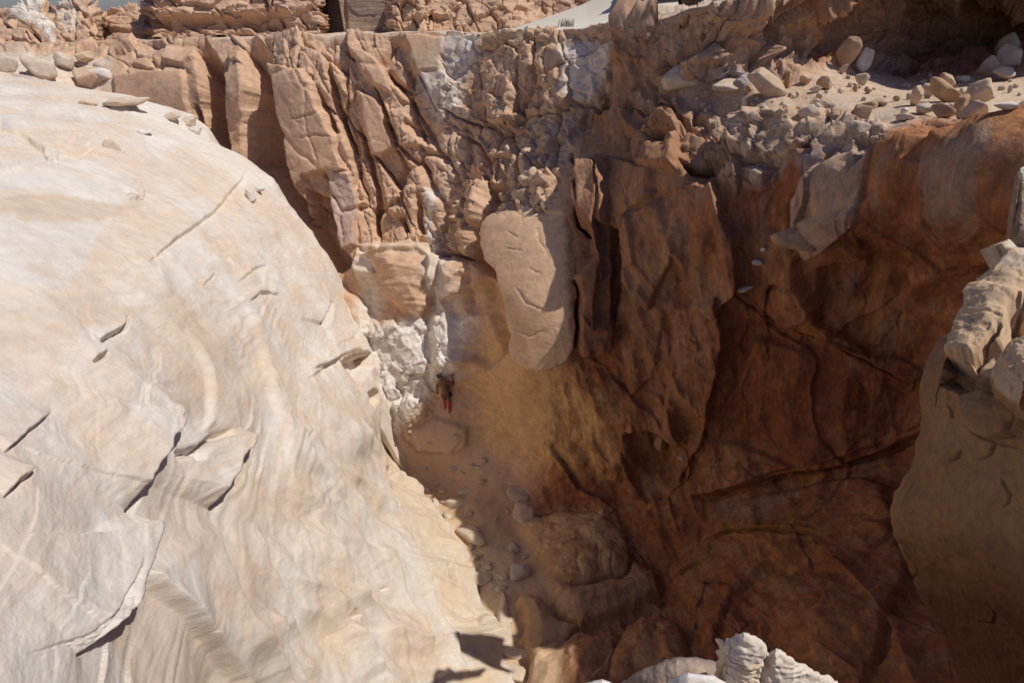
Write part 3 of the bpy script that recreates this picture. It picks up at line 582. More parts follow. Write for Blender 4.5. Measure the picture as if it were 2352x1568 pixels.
for pts, h in (([(828,1399),(803,1349),(776,1304),(742,1257),(706,1188)], .2), ([(1067,1549),(1040,1480),(998,1396),(951,1299),(920,1229),(873,1202)], .22), ([(984,1507),(956,1438),(909,1368),(876,1299)], .18),
    ([(859,1549),(820,1491),(787,1438)], .16), ([(678,1460),(637,1396),(592,1299),(580,1200)], .16), ([(700,1600),(640,1500),(600,1400)], .12), ([(740,1100),(700,1040),(640,900),(600,830)], .12),
    ([(905,1180),(880,1100),(862,1030),(800,960)], .15), ([(780,1150),(740,1050),(720,960)], .12), ([(940,1560),(905,1480),(880,1430)], .12)):
    Lp(pts, h, 60, 7, False)
# bedding lines biting into the sides of the bulges
for k in range(9):
    Ck([(700 + 6*k, 870 - 7*k), (760 + 5*k, 838 - 7*k), (830, 800 - 8*k)], 1.7, .035)
    Ck([(60 + 20*k, 1500 - 8*k + 6*k), (170 + 12*k, 1490 - 16*k), (255 + 4*k, 1400 - 14*k)], 1.8, .022)
    Ck([(660 + 10*k, 1250 - 14*k), (680 + 10*k, 1190 - 12*k)], 1.8, .03)
for k in range(16):
    Ck([(1000 - 3*k, 1470 + 5*k), (1030 - 2*k, 1450 + 6*k), (1052 - 2*k, 1452 + 6*k)], 1.8, .03)

c = np.zeros(VX.shape + (3,)) + CREAM
m1 = fbm(p*0.7 + 90, 4); m2 = fbm(p*np.array([1.3, 1.3, 1.3], np.float32) + 33, 4)
c = paint(c, sst(0.0, 0.25, m1)*0.55, BUFF*1.1); c = paint(c, sst(0.05, 0.3, -m1 + 0.3*m2)*0.7, PALE)
c = paint(c, sst(0.15, 0.3, m2)*0.2, YSAND*1.05); c = paint(c, sst(0.1, 0.5, lam)*0.35, np.array([.64,.48,.37])); c = paint(c, sst(0.1, 0.5, -lam)*0.3*lamw, PALE); c = c*(1 + 0.09*lam2*lamw + 0.05*lam3)[..., None]
d.col = c
T = d.tint
SND = np.array([.57,.455,.34]); GP = np.array([.64,.60,.55])
T([(-50,480),(40,440),(110,432),(160,445),(225,455),(330,472),(300,485),(200,500),(130,520),(60,512),(30,492)], SND, 5, .8)
T([(255,405),(290,400),(310,440),(330,470),(290,470),(270,440)], SND, 5, .7)
T([(-50,400),(140,395),(215,410),(240,445),(150,430),(60,430),(-50,440)], GP, 8, .7)
T([(-50,500),(200,505),(236,520),(225,560),(200,600),(150,660),(-50,640)], GP, 8, .65)
T([(236,505),(300,480),(380,480),(440,520),(400,560),(340,600),(240,610),(205,590)], BUFF*1.06, 8, .5)
T([(320,480),(420,470),(520,420),(560,380),(480,330),(400,340),(300,400)], BUFF*1.0, 10, .35)
T([(56,605),(120,615),(150,640),(110,640),(70,625)], BUFF, 6, .5)
T([(100,670),(160,655),(260,690),(350,705),(300,740),(280,752),(200,745),(130,710)], BUFF, 7, .55)
T([(350,700),(440,760),(520,830),(600,900),(560,900),(430,830),(360,760)], np.array([.66,.54,.42]), 12, .3)
T([(350,700),(400,690),(500,760),(560,860),(480,840),(400,780)], BUFF, 8, .5)
T([(400,850),(470,870),(465,960),(420,950),(410,900)], BUFF, 8, .5)
T([(286,1349),(320,1335),(417,1444),(540,1580),(300,1580),(235,1440)], np.array([.60,.465,.355]), 8, .65)
T([(360,1050),(480,1060),(480,1270),(390,1290),(330,1240),(345,1120)], np.array([.60,.48,.38]), 14, .5)
T([(855,1250),(880,1260),(885,1340),(855,1330)], np.array([.62,.44,.34]), 6, .7)
T([(340,250),(440,270),(470,310),(620,420),(560,430),(430,330),(300,270)], np.array([.70,.64,.55]), 10, .6)
T([(880,1010),(960,1110),(1060,1300),(1140,1440),(1150,1568),(1090,1568),(1000,1380),(930,1200),(880,1100)], np.array([.62,.49,.34]), 10, .6)
T([(1040,1540),(1110,1545),(1120,1600),(1030,1600)], np.array([.64,.49,.31]), 5, .8)
T([(215,400),(250,385),(300,400),(310,460),(250,470),(225,440)], np.array([.66,.62,.56]), 5, .5)
T([(760,1300),(830,1250),(900,1250),(960,1330),(1010,1420),(940,1420),(850,1380)], np.array([.70,.64,.55]), 14, .5)
T([(620,1220),(720,1220),(740,1320),(660,1350)], np.array([.70,.62,.52]), 14, .5)

d.finish(); d.Nf = grid_normals(d.P, 1); d.bx, d.by = bearing(d.P)
tag(grid_out('slickrock_slope', d.P, d.col, MAT['slick']), kind='structure')

# ------------------------------------------------------------------ near side of the canyon, under and behind the camera; added unseen to block sky and sun
path = np.array([(-16, -1.5), (-6, .2), (-1, .8), (2.5, .9), (5.5, .6), (7.8, .9), (8.6, 2.4), (9.0, 5.2), (9.8, 7.6), (12.5, 9)]); tt = np.linspace(0, len(path) - 1, 190)
px_ = np.interp(tt, np.arange(len(path)), path[:, 0]); py_ = np.interp(tt, np.arange(len(path)), path[:, 1])
tx, ty = np.gradient(px_), np.gradient(py_); ln = np.hypot(tx, ty); ox, oy = ty/ln, -tx/ln      # outward, away from the canyon
for _ in range(12): ox[1:-1] = (ox[:-2] + 2*ox[1:-1] + ox[2:])/4; oy[1:-1] = (oy[:-2] + 2*oy[1:-1] + oy[2:])/4
ss = np.linspace(0, 1, 100); NP = np.zeros((len(ss), len(tt), 3)); zt = -3.3 + 1.9*sst(2.5, 7.5, px_)
for i_, s_ in enumerate(ss):
    if s_ < 0.5: off = -0.5*math.sin(s_*6.28); z_ = -16 + (zt + 16)*s_*2
    else: off = 26*(s_ - 0.5)**1.5*2; z_ = zt + (s_ - 0.5)*1.0
    NP[i_] = np.stack([px_ + ox*off, py_ + oy*off, z_ + 0*px_], -1)
pn = NP.astype(np.float32); NP[..., 0] += 0.35*fbm(pn*0.5, 3); NP[..., 1] += 0.3*fbm(pn*0.5 + 9, 3) - 0.2; NP[..., 2] += 0.25*fbm(pn*0.6 + 3, 3)
ncol = paint(np.zeros(NP.shape) + np.array([.46,.30,.18]), sst(-4, -2.5, NP[..., 2]), BUFF)
tag(grid_out('near_wall_blocker', NP, ncol, MAT['wall']), kind='structure')
# ------------------------------------------------------------------ distant outcrops and dune
def outcrop(name, label, top, base, Y, lean=2.0, style=0, col=TAN, tint=None, mat='far', depth=12, step=1.6, endl=True, endr=True, cat='rock outcrop', feats=(), amp=0.7):
    x0, x1 = top[0][0], top[-1][0]; cx = np.arange(x0, x1 + step, step); yt_, yb_ = interp(top, cx), interp(base, cx)
    n = int(max((yb_ - yt_).max()/step, 12)); s = np.linspace(0, 1, n)[:, None]
    VX = cx[None]*np.ones((n, len(cx))); VY = yt_[None]*(1 - s) + yb_[None]*s
    Yd = Y + lean*(1 - s) + 0*VX
    if endl: Yd = Yd + 5*np.clip(1 - (VX - x0)/14, 0, 1)**2
    if endr: Yd = Yd + 5*np.clip(1 - (x1 - VX)/14, 0, 1)**2
    P = at(VX, VY, Y=Yd); k = 14; ex = []
    for j in range(k, 0, -1):
        q = P[0].copy(); q[:, 1] += depth*(j/k)**2; q[:, 0] *= 1 + 0.9*(q[:, 1] - P[0][:, 1])/P[0][:, 1]; q[:, 2] += 0.12 - 0.04*j; ex.append(q)
    P = np.concatenate([np.array(ex), P]); VX = np.concatenate([np.broadcast_to(cx, (k, len(cx))), VX]); VY = np.concatenate([np.broadcast_to(yt_, (k, len(cx))), VY])
    o = Patch(VX, VY, P); p = P.astype(np.float32)
    o.X = VX + 3*fbm(p*0.6, 2); o.Y = VY + 2*fbm(p*0.6 + 7, 2)
    pw = p + 0.15*np.stack([fbm(p*0.6, 2), fbm(p*0.6 + 5, 2), 0.6*fbm(p*0.6 + 9, 2)], -1)
    sc = {0: (0.55, 0.4, 1.5), 1: (0.9, 0.7, 1.2), 2: (0.25, 0.4, 0.3), 3: (0.3, 0.4, 3.2)}[style]
    f1, f2, r1, tl = worley(pw*np.array(sc, np.float32), True); e = f2 - f1
    g1, g2, s1, tm = worley(pw*np.array(sc, np.float32)*2.6 + 5, True)
    o.D = amp*((r1 - 0.5) + 0.3*tl - 0.7*np.exp(-(e/0.05)**2) + 0.3*(s1 - 0.5) + 0.15*tm) + 0.25*amp*fbm(p*0.8, 3) + 0.12*amp*fbm(p*np.array([0.5, 0.5, 6], np.float32), 3)
    for f in feats: f(o)
    n2 = fbm(p*0.7 + 40, 4); n3 = fbm(p*np.array([.5, .5, 5], np.float32) + 4, 3)
    c = np.zeros(P.shape) + col; c = paint(c, sst(-0.1, 0.4, n2)*0.5, col*0.78); c = paint(c, sst(0.0, 0.4, n3)*0.45, np.array([.62, .47, .34])*(col.sum()/TAN.sum())**0.5)
    o.col = c
    if tint:
        for pts, cc in tint: o.tint(pts, cc, 4, .8)
    o.finish(); ob = grid_out(name, o.P, o.col, MAT[mat]); tag(ob, label, cat); return o
FT = TAN*np.array([1.0, 1.0, 1.02])
outcrop('rock_outcrop', 'knobbly tan outcrop with white chalky patches against the sky', [(-150,24),(0,33),(22,28),(42,14),(60,10),(92,14),(103,22),(122,27),(131,16),(150,8),(180,3),(205,8),(218,24),(224,32),(222,44),(236,54)], [(-150,112),(0,104),(236,100)], 33, 2.5, 1, FT, amp=.45, tint=[([(30,10),(95,2),(100,40),(130,60),(125,110),(95,70),(40,40)], WHITE), ([(130,5),(160,-5),(180,50),(150,70),(128,30)], np.array([.66,.56,.45]))], endl=False, cat='rock outcrop', feats=(lambda o: o.crack([(168,10),(168,90)], 3, 1.2), lambda o: o.crack([(60,60),(88,90),(90,110)], 3, .8)))
outcrop('rock_outcrop', 'low rounded layered hump beyond the small gap of sky', [(216,56),(228,46),(250,34),(278,22),(309,18),(331,27),(342,44),(352,64)], [(216,100),(352,96)], 44, 3, 3, FT*1.02, amp=.4, cat='rock outcrop')
outcrop('rock_outcrop', 'broad outcrop of stacked horizontal layers on the far rim, its top out of the picture', [(336,-60),(345,-75),(560,-75),(748,-60)], [(336,88),(400,90),(560,88),(640,82),(748,84)], 38, 2.5, 0, FT, cat='rock outcrop',
    feats=(lambda o: o.lip([(330,37),(420,37),(560,40),(600,36),(740,38)], .9, 24, 2), lambda o: o.lip([(336,66),(450,64),(560,66),(600,66),(745,68)], -.9, 30, 2), lambda o: o.slab([(336,38),(380,37),(378,60),(340,66)], -1.0, 2), lambda o: o.crack([(400,0),(404,34)], 2.5, .8), lambda o: o.crack([(455,38),(460,64)], 2.5, .8), lambda o: o.crack([(640,30),(652,80)], 3, .9)))
outcrop('rock_outcrop', 'smooth concave wall of rock behind the rim, its shade painted dark', [(742,-60),(900,-62)], [(742,84),(790,92),(900,90)], 39.5, 1.0, 2, amp=.25, col=np.array([.36,.245,.18]), tint=[([(760,40),(890,60),(890,95),(790,95)], np.array([.44,.31,.21]))], cat='rock outcrop',  # recess wall coloured darker than its neighbours, shade painted in
    feats=(lambda o: o.slab([(746,-60),(765,-60),(790,96),(752,96)], -2.2, 3),))
outcrop('rock_outcrop', 'squat blocky pillar standing between two dark clefts', [(888,14),(898,2),(912,-14),(955,-16),(966,0),(976,20),(985,45),(988,56)], [(888,88),(988,86)], 35, 1.2, 1, FT*1.0, cat='rock outcrop')
outcrop('rock_outcrop', 'crumbling tan cliff end sloping down to the pale dune', [(975,-60),(1140,-58),(1180,-30),(1205,6),(1222,30),(1250,44),(1310,70)], [(975,92),(1310,84)], 37.5, 3, 1, FT*0.97, amp=.5, cat='rock outcrop')
outcrop('rock_outcrop', 'reddish slope of rubble rising behind the dune', [(1185,-60),(1440,-66),(1470,-60)], [(1185,90),(1470,70)], 52, 3, 1, FT*0.92, amp=.35, cat='rock outcrop')
outcrop('rock_outcrop', 'dark overhanging rock at the upper end of the dune', [(1440,-60),(1700,-62)], [(1436,14),(1452,20),(1560,26),(1700,18)], 30, -1.5, 1, np.array([.40,.26,.15]), cat='rock outcrop')
# dune
dx = np.arange(1150, 1560, 3.0); s = np.linspace(0, 1, 60)[:, None]
dt = interp([(1150,78),(1185,66),(1350,10),(1390,-10),(1440,-34),(1560,-40)], dx); db = interp([(1150,84),(1250,80),(1400,80),(1560,66)], dx)
VX = dx[None]*np.ones((60, 1)); VY = dt*(1 - s) + db*s; Yd = 24*s + 34*(1 - s) - 1.2*(VX - 1150)/400
P = at(VX, VY, Y=Yd); ex = []
for j in range(12, 0, -1):
    q = P[0].copy(); q[:, 1] += 0.5*j; q[:, 0] -= 0.25*j; q[:, 2] -= 0.04*j*j; ex.append(q)
P = np.concatenate([np.array(ex), P]); P[..., 2] += 0.05*fbm(P.astype(np.float32)*0.3, 2)
tag(grid_out('sand_dune', P, np.zeros(P.shape) + DUNE*1.08, MAT['sand']), kind='structure')
# low rocky apron between the dune and the red cliff
outcrop('rock_outcrop', 'low pale crumbly outcrop at the right foot of the dune', [(1452,14),(1500,20),(1560,24),(1640,8),(1700,2)], [(1452,62),(1640,40),(1700,24)], 23, 3.0, 1, np.array([.58,.46,.35]), endr=False, amp=.16, cat='rock outcrop')

# ------------------------------------------------------------------ nearer rocks at the right and bottom edge
def near_rock(name, label, cat, tab, rows, xfar, depthf, build, colf, side=1, parts=26):
    """a rock whose outline (tab: vy -> vx) stands at its left or upper edge, rounded back behind it"""
    pass
# right-hand rock: rows across, edge on the left
XL = [(380,2352),(560,2362),(575,2350),(580,2320),(594,2292),(619,2268),(655,2242),(683,2217),(714,2203),(739,2197),(758,2175),(786,2161),(822,2146),(842,2142),(878,2131),(905,2121),(944,2121),(990,2118),(1030,2105),(1090,2085),(1140,2055),(1190,2040),(1225,2040),(1280,2060),(1320,2085),(1400,2128),(1500,2175),(1568,2205),(1760,2290)]
DNR = [(2352,575,5.4),(2292,594,5.3),(2268,619,5.25),(2352,700,4.8),(2203,714,5.05),(2280,740,4.75),(2161,786,4.9),(2300,830,4.45),(2142,842,4.85),(2220,850,4.6),(2121,940,4.95),(2200,960,4.5),(2300,960,4.05),(2352,900,3.95),(2118,1000,5.0),(2040,1200,5.3),(2150,1200,4.6),(2250,1200,4.15),(2352,1200,3.7),(2085,1320,5.5),(2250,1400,4.5),(2352,1400,3.9),(2175,1500,5.7),(2352,1568,4.4),(2290,1760,5.4),(2500,700,4.3),(2600,1000,2.9),(2600,1400,3.0),(2500,575,5.0),(2600,1700,3.6)]
nodes = [(a, b) for a, b, c_ in DNR]; vals = [1/c_ for a, b, c_ in DNR]
ry = np.arange(560, 1760, 2.0); xl = interp(XL, ry); fr = np.linspace(0, 1, 260)[None]
VX = xl[:, None]*(1 - fr) + 2410*fr; VY = ry[:, None]*np.ones(VX.shape)
P = ray(VX, VY)/np.clip(tps(nodes, vals, VX, VY), 0.1, 0.6)[..., None]
T_ = P[:, 0] - P[:, 6]; T_ /= np.linalg.norm(T_, axis=1)[:, None]; cur = P[:, 0].copy(); vd = cur/np.linalg.norm(cur, axis=1)[:, None]; dd = T_*0.35 + vd*0.65; ex = []
for k in range(22):
    dd = dd*0.7 + np.array([[0.4, 0.75, -0.5]])*0.3; dd /= np.linalg.norm(dd, axis=1)[:, None]; cur = cur + dd*0.0045*1.13**k; ex.append(cur.copy())
ex = np.array(ex[::-1]).transpose(1, 0, 2); P = np.concatenate([ex, P], 1)
VX = np.concatenate([xl[:, None] - 2*np.arange(22, 0, -1)[None], VX], 1); VY = np.concatenate([np.repeat(ry[:, None], 22, 1), VY], 1)
tp = []
for k in range(16, 0, -1):
    q = P[0].copy(); q[:, 0] += 0.0016*k*k; q[:, 1] += 0.0018*k*k; q[:, 2] -= 0.0045*k*k; tp.append(q)
P = np.concatenate([np.array(tp), P]); VX = np.concatenate([np.repeat(VX[:1], 16, 0), VX]); VY = np.concatenate([np.repeat(VY[:1], 16, 0) - np.arange(16, 0, -1)[:, None], VY])
r = Patch(VX, VY, P); p = P.astype(np.float32)
f1, f2, r1, tl = worley((p + 0.2*np.stack([fbm(p, 2), fbm(p + 9, 2), fbm(p + 4, 2)], -1))*np.array([1.0, 1.0, 1.5], np.float32) + 5, True)
g1, g2, s1, tm = worley(p*np.array([2.6, 2.6, 3.6], np.float32) + 1, True)
r.D = 0.10*fbm(p*1.0, 3) + 0.05*fbm(p*2.6, 4, 0.6) + 0.02*ridged(p*np.array([3, 3, 1.6], np.float32), 3) - 0.17 + 0.10*ridged(np.stack([p[..., 0]*1.1 + p[..., 1]*0.6, p[..., 1]*0.4, p[..., 2]*0.3], -1) + 3, 2) + 0.010*fbm(p*9, 3) + 0.004*fbm(p*30, 2)
top = r.region([(2100,480),(2700,480),(2700,1100),(2352,930),(2290,860),(2230,835),(2150,800),(2140,780)], 8)
bedz = p[..., 2] + 0.18*p[..., 0] + 0.1*fbm(p*1.2, 2)
r.D += top*(0.016*perlin(np.stack([bedz*16, p[..., 0]*1.5, p[..., 1]*1.5], -1)) + 0.008*fbm(p*14, 3) - 0.012*sst(0.1, 0.4, fbm(p*np.array([12, 12, 16], np.float32) + 3, 2)))
BLK1 = [(2310,585),(2360,560),(2480,560),(2480,700),(2352,690),(2320,740),(2300,790),(2270,810),(2230,835),(2160,805),(2190,745),(2230,660)]
r.slab(BLK1, .12, 3, bulge=.10); r.slab([(2160,800),(2230,835),(2210,905),(2130,885),(2135,850)], -.14, 3)
r.slab([(2288,870),(2330,800),(2380,775),(2600,760),(2700,1150),(2400,990),(2310,930),(2290,880)], .16, 4, bulge=.16)
for pts, ww, dp in (([(2195,722),(2240,728),(2300,742)], 2.6, .06), ([(2161,800),(2200,818),(2240,830),(2262,815),(2290,775),(2300,755)], 5, .16), ([(2343,700),(2325,720),(2330,745),(2352,755)], 12, .25),
    ([(2318,930),(2312,950),(2290,990),(2250,1010),(2240,1035),(2215,1050)], 2.4, .07), ([(2190,1030),(2185,1045),(2165,1055)], 2.2, .05), ([(2200,980),(2225,995),(2260,1010),(2310,1020)], 2.4, .03), ([(2270,1090),(2280,1110),(2278,1150),(2270,1170)], 2, .04),
    ([(2150,930),(2162,940),(2165,960)], 3, .06), ([(2115,870),(2140,880),(2160,890)], 3, .06), ([(2352,1120),(2330,1160),(2325,1240)], 2, .04), ([(2075,1320),(2060,1350),(2055,1370)], 2.4, .06), ([(2215,1440),(2240,1450),(2235,1400)], 2, .03)):
    r.crack(pts, ww, dp)
r.slab([(2195,900),(2260,890),(2330,940),(2300,985),(2260,1010),(2200,970)], .07, 5, bulge=.05)
c = np.zeros(P.shape) + np.array([.33,.18,.085]); n2 = fbm(p*1.5 + 50, 4)
c = c*(1 + 0.22*fbm(p*np.array([4, 4, 1.2], np.float32) + 4, 4, 0.6))[..., None]; c = paint(c, sst(0.05, .3, fbm(p*2.2 + 9, 4))*.4, np.array([.38,.24,.13])); c = paint(c, sst(-0.1, .4, n2)*.6, np.array([.24,.14,.085])); c = paint(c, sst(1180, 1430, r.Y), np.array([.17,.07,.035]))  # dark flank fading darker to the base, shade painted into the colour
c = paint(c, top, paint(np.zeros(P.shape) + np.array([.55,.385,.24]), sst(0, .35, fbm(p*3 + 8, 3))*.6, np.array([.62,.50,.37])))  # lighter tan top, sunlight painted in against the dark flank
r.col = c; r.tint([(2310,575),(2360,560),(2600,560),(2600,620),(2400,620),(2340,610)], np.array([.64,.57,.48]), 8, .7); 
r.tint([(2230,1115),(2300,1010),(2352,1000),(2352,1200),(2260,1200)], np.array([.34,.21,.115]), 14, .5)
r.finish()
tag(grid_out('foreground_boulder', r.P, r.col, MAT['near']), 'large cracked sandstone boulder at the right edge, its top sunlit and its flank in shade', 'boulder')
# narrow slab behind it at the right edge
def lump(name, label, cat, verts_top, Y, bottom, col, mat='near', thick=0.5, group=None, feats=None, tints=None, lean=0.3, step=1.6, bed=0.0, nz=0.02):
    x0, x1 = verts_top[0][0], verts_top[-1][0]; cx = np.arange(x0, x1 + step, step); yt_ = interp(verts_top, cx)
    n = max(int((bottom - yt_.min())/step), 20); s = np.linspace(0, 1, n)[:, None]
    VX = cx[None]*np.ones((n, 1)); VY = yt_[None]*(1 - s) + bottom*s
    u = (VX - x0)/(x1 - x0)*2 - 1; Yd = Y - lean*np.sqrt(np.clip(s*1.4, 0, 1)) + 0.25*thick*np.clip(np.abs(u), 0, 1)**4
    P = at(VX, VY, Y=Yd); ex = []
    for j in range(16, 0, -1):
        q = P[0].copy(); q[:, 1] += thick*(1 - math.cos(j/16*1.57)); q[:, 2] -= thick*(0.25*j/16 + 2.6*(j/16)**2); q[:, 0] *= (q[:, 1]*CP - q[:, 2]*SP)/(P[0][:, 1]*CP - P[0][:, 2]*SP); ex.append(q)
    P = np.concatenate([np.array(ex), P]); VX = np.concatenate([np.broadcast_to(cx, (16, len(cx))), VX]); VY = np.concatenate([np.broadcast_to(yt_, (16, len(cx))), VY])
    o = Patch(VX, VY, P); p = P.astype(np.float32); o.X = VX + 2*fbm(p*6, 2); o.Y = VY + 2*fbm(p*6 + 3, 2)
    b = p[..., 2] + 0.3*p[..., 0] + 0.06*fbm(p*5, 2)
    o.D = nz*fbm(p*6, 3) + nz*0.35*fbm(p*22, 2) + bed*(perlin(np.stack([b*45, p[..., 0]*4, p[..., 1]*4], -1)) + np.abs(perlin(np.stack([b*20, p[..., 0]*3, p[..., 1]*3], -1))))
    if feats: feats(o)
    o.col = np.zeros(P.shape) + col; o.col = paint(o.col, sst(0, .4, fbm(p*7, 3))*.4, YSAND)
    if tints:
        for pts, cc in tints: o.tint(pts, cc, 3, .8)
    o.finish(); tag(grid_out(name, o.P, o.col, MAT[mat]), label, cat, group); return o
lump('rock_slab', 'narrow upright slab with a sunlit tip behind the big boulder at the right edge', 'rock slab', [(2296,720),(2302,640),(2310,560),(2320,480),(2332,410),(2344,385),(2362,380)], 6.3, 760, np.array([.32,.22,.16]), thick=0.5, nz=0.03,
     feats=lambda o: (o.crack([(2346,400),(2340,470),(2325,520),(2305,590)], 3, .12),), tints=[([(2330,380),(2420,370),(2420,430),(2345,415)], np.array([.62,.53,.42]))])  # pale tip on the dark slab is painted sunlight
CR = np.array([.68,.585,.47])
lump('foreground_boulder', 'smooth grey-brown hump in shade just behind the white boulders at the bottom', 'boulder', [(1380,1600),(1433,1562),(1470,1540),(1513,1521),(1553,1508),(1600,1510),(1646,1521),(1700,1540),(1760,1600)], 2.05, 1760, np.array([.36,.27,.22]), thick=1.0, nz=0.02)
def bf(o):
    for pts in ([(1672,1470),(1668,1500),(1680,1520),(1712,1530),(1740,1520)], [(1680,1480),(1676,1505),(1700,1515)], [(1665,1500),(1655,1530),(1650,1560)], [(1690,1530),(1740,1545),(1760,1530)], [(1700,1570),(1730,1560),(1770,1575)],
                [(1662,1490),(1660,1520),(1668,1545),(1690,1560)], [(1668,1485),(1664,1512),(1674,1532),(1705,1544)]): o.crack(pts, 1.8, .022)
    for cxx, cyy, rr in ((1788,1536,5), (1762,1541,7), (1756,1568,8), (1662,1478,6), (1700,1590,6)): o.slab([(cxx + rr*math.cos(a), cyy + rr*0.8*math.sin(a)) for a in np.linspace(0, 6.28, 9)[:-1]], -.05, 2)
    o.crack([(1770,1500),(1765,1530),(1755,1570),(1760,1600)], 5, .07)
lump('foreground_boulder', 'knobbly cream boulder with fine curved bedding rising from the bottom edge', 'boulder', [(1630,1600),(1643,1545),(1655,1499),(1670,1468),(1688,1458),(1708,1451),(1722,1454),(1735,1462),(1750,1474),(1760,1487),(1763,1498),(1770,1497),(1782,1488),(1806,1502),(1822,1517),(1840,1524),(1868,1539),(1899,1554),(1921,1567),(1960,1600)], 1.5, 1760, CR, thick=.35, lean=.12, feats=bf, bed=0.006, nz=0.03, step=1.2,
     tints=[([(1690,1530),(1760,1520),(1750,1600),(1680,1600)], np.array([.66,.52,.36])), ([(1640,1545),(1662,1475),(1668,1530),(1660,1590)], np.array([.62,.45,.27]))])  # second tint browns the left side, shade painted in
lump('foreground_boulder', 'low smooth white boulder left of the knobbly cream boulder', 'boulder', [(1510,1610),(1531,1567),(1559,1551),(1581,1544),(1606,1547),(1637,1550),(1667,1565),(1690,1600)], 1.38, 1760, np.array([.74,.71,.67]), thick=.3, lean=.12, nz=.008)
lump('foreground_boulder', 'small tip of white rock farthest left on the bottom edge', 'boulder', [(1320,1600),(1340,1568),(1383,1558),(1398,1563),(1420,1575),(1440,1600)], 1.42, 1760, np.array([.74,.71,.67]), thick=.3, lean=.12, nz=.008)
# ------------------------------------------------------------------ loose boulders and stones
def rock_mesh(seed, size, n=18, sub=4, rough=0.05, soft=0.035):
    import bmesh
    bm = bmesh.new(); bmesh.ops.create_icosphere(bm, subdivisions=sub, radius=1.0)
    V = np.array([v.co[:] for v in bm.verts]); Q = np.array([[v.index for v in f.verts] for f in bm.faces]); bm.free()
    rs = np.random.RandomState(seed); nn = rs.normal(size=(n, 3)); nn /= np.linalg.norm(nn, axis=1)[:, None]
    hh = 0.5 + 0.5*rs.rand(n); dn = V @ nn.T
    rr = np.where(dn > 0.05, hh[None]/np.maximum(dn, 0.05), 9); rm = -soft*np.log(np.exp(-rr/soft).sum(1)); rm = np.minimum(rm, 1.25)
    V = V*rm[:, None]; V = V + V*(rough*fbm((V*2.2 + seed).astype(np.float32), 3))[:, None]; V += V*(0.02*fbm((V*9 + seed).astype(np.float32), 2))[:, None]
    V = V - V.mean(0); V = V/np.abs(V).max(0)
    return V*np.array(size)/2, Q
RC = dict(tan=np.array([.58,.42,.29]), pale=np.array([.60,.48,.37]), white=np.array([.70,.63,.55]), brown=np.array([.44,.29,.19]), grey=np.array([.50,.42,.36]), orange=np.array([.52,.33,.18]), cream=np.array([.62,.50,.375]), mauve=np.array([.50,.38,.31]))
_cnt = [0]
def stone(vx, vy, wv, hv, label, col='tan', patch=None, rot=0.0, name='boulder', cat='boulder', group=None, depth=0.8, mat='wall', lift=0.22, rough=0.06, sub=4, n=18, wide=1.1, toward=0.0, lie=False):
    patch = patch or CW; _cnt[0] += 1
    Pp, Nn = sample(vx, vy + hv*0.30, patch); Pp = np.array(Pp); dpt = Pp[1]*CP - Pp[2]*SP; m = dpt/F
    W_, H_ = wv*m*wide, hv*m*1.25; lift = lift + 0.12
    V, Q = rock_mesh(_cnt[0]*7 + 3, (W_, max(W_, H_)*depth*0.8, H_), n, sub, rough)
    if lie:
        L_ = hv*m*1.2; V, Q = rock_mesh(_cnt[0]*7 + 3, (W_, L_, min(W_, L_)*0.62), n, sub, rough, 0.06); H_ = min(W_, L_)*0.62; ar = math.radians(rot); V = V @ np.array([[math.cos(ar), -math.sin(ar), 0], [math.sin(ar), math.cos(ar), 0], [0, 0, 1]]).T; rot = 0; lift = 0.18
    ang = math.radians(-rot); cr, sr = math.cos(ang), math.sin(ang)
    R = np.array([[cr, 0, -sr], [0, 1, 0], [sr, 0, cr]]); V = V @ R.T
    yaw = math.atan2(-Pp[0], Pp[1])*0.9; cz, sz = math.cos(yaw), math.sin(yaw); V = V @ np.array([[cz, -sz, 0], [sz, cz, 0], [0, 0, 1]]).T
    base = RC[col] if isinstance(col, str) else col
    nz = fbm((V/m*0.02 + _cnt[0]).astype(np.float32)*2, 3); cc = np.clip(base[None]*(1 + 0.25*nz[:, None]), 0.02, 0.85)
    o = mesh_out(name, V, Q, cc, MAT[mat])
    c0 = Pp + np.array([0, -toward, H_*lift]); o.location = c0
    return tag(o, label, cat, group)
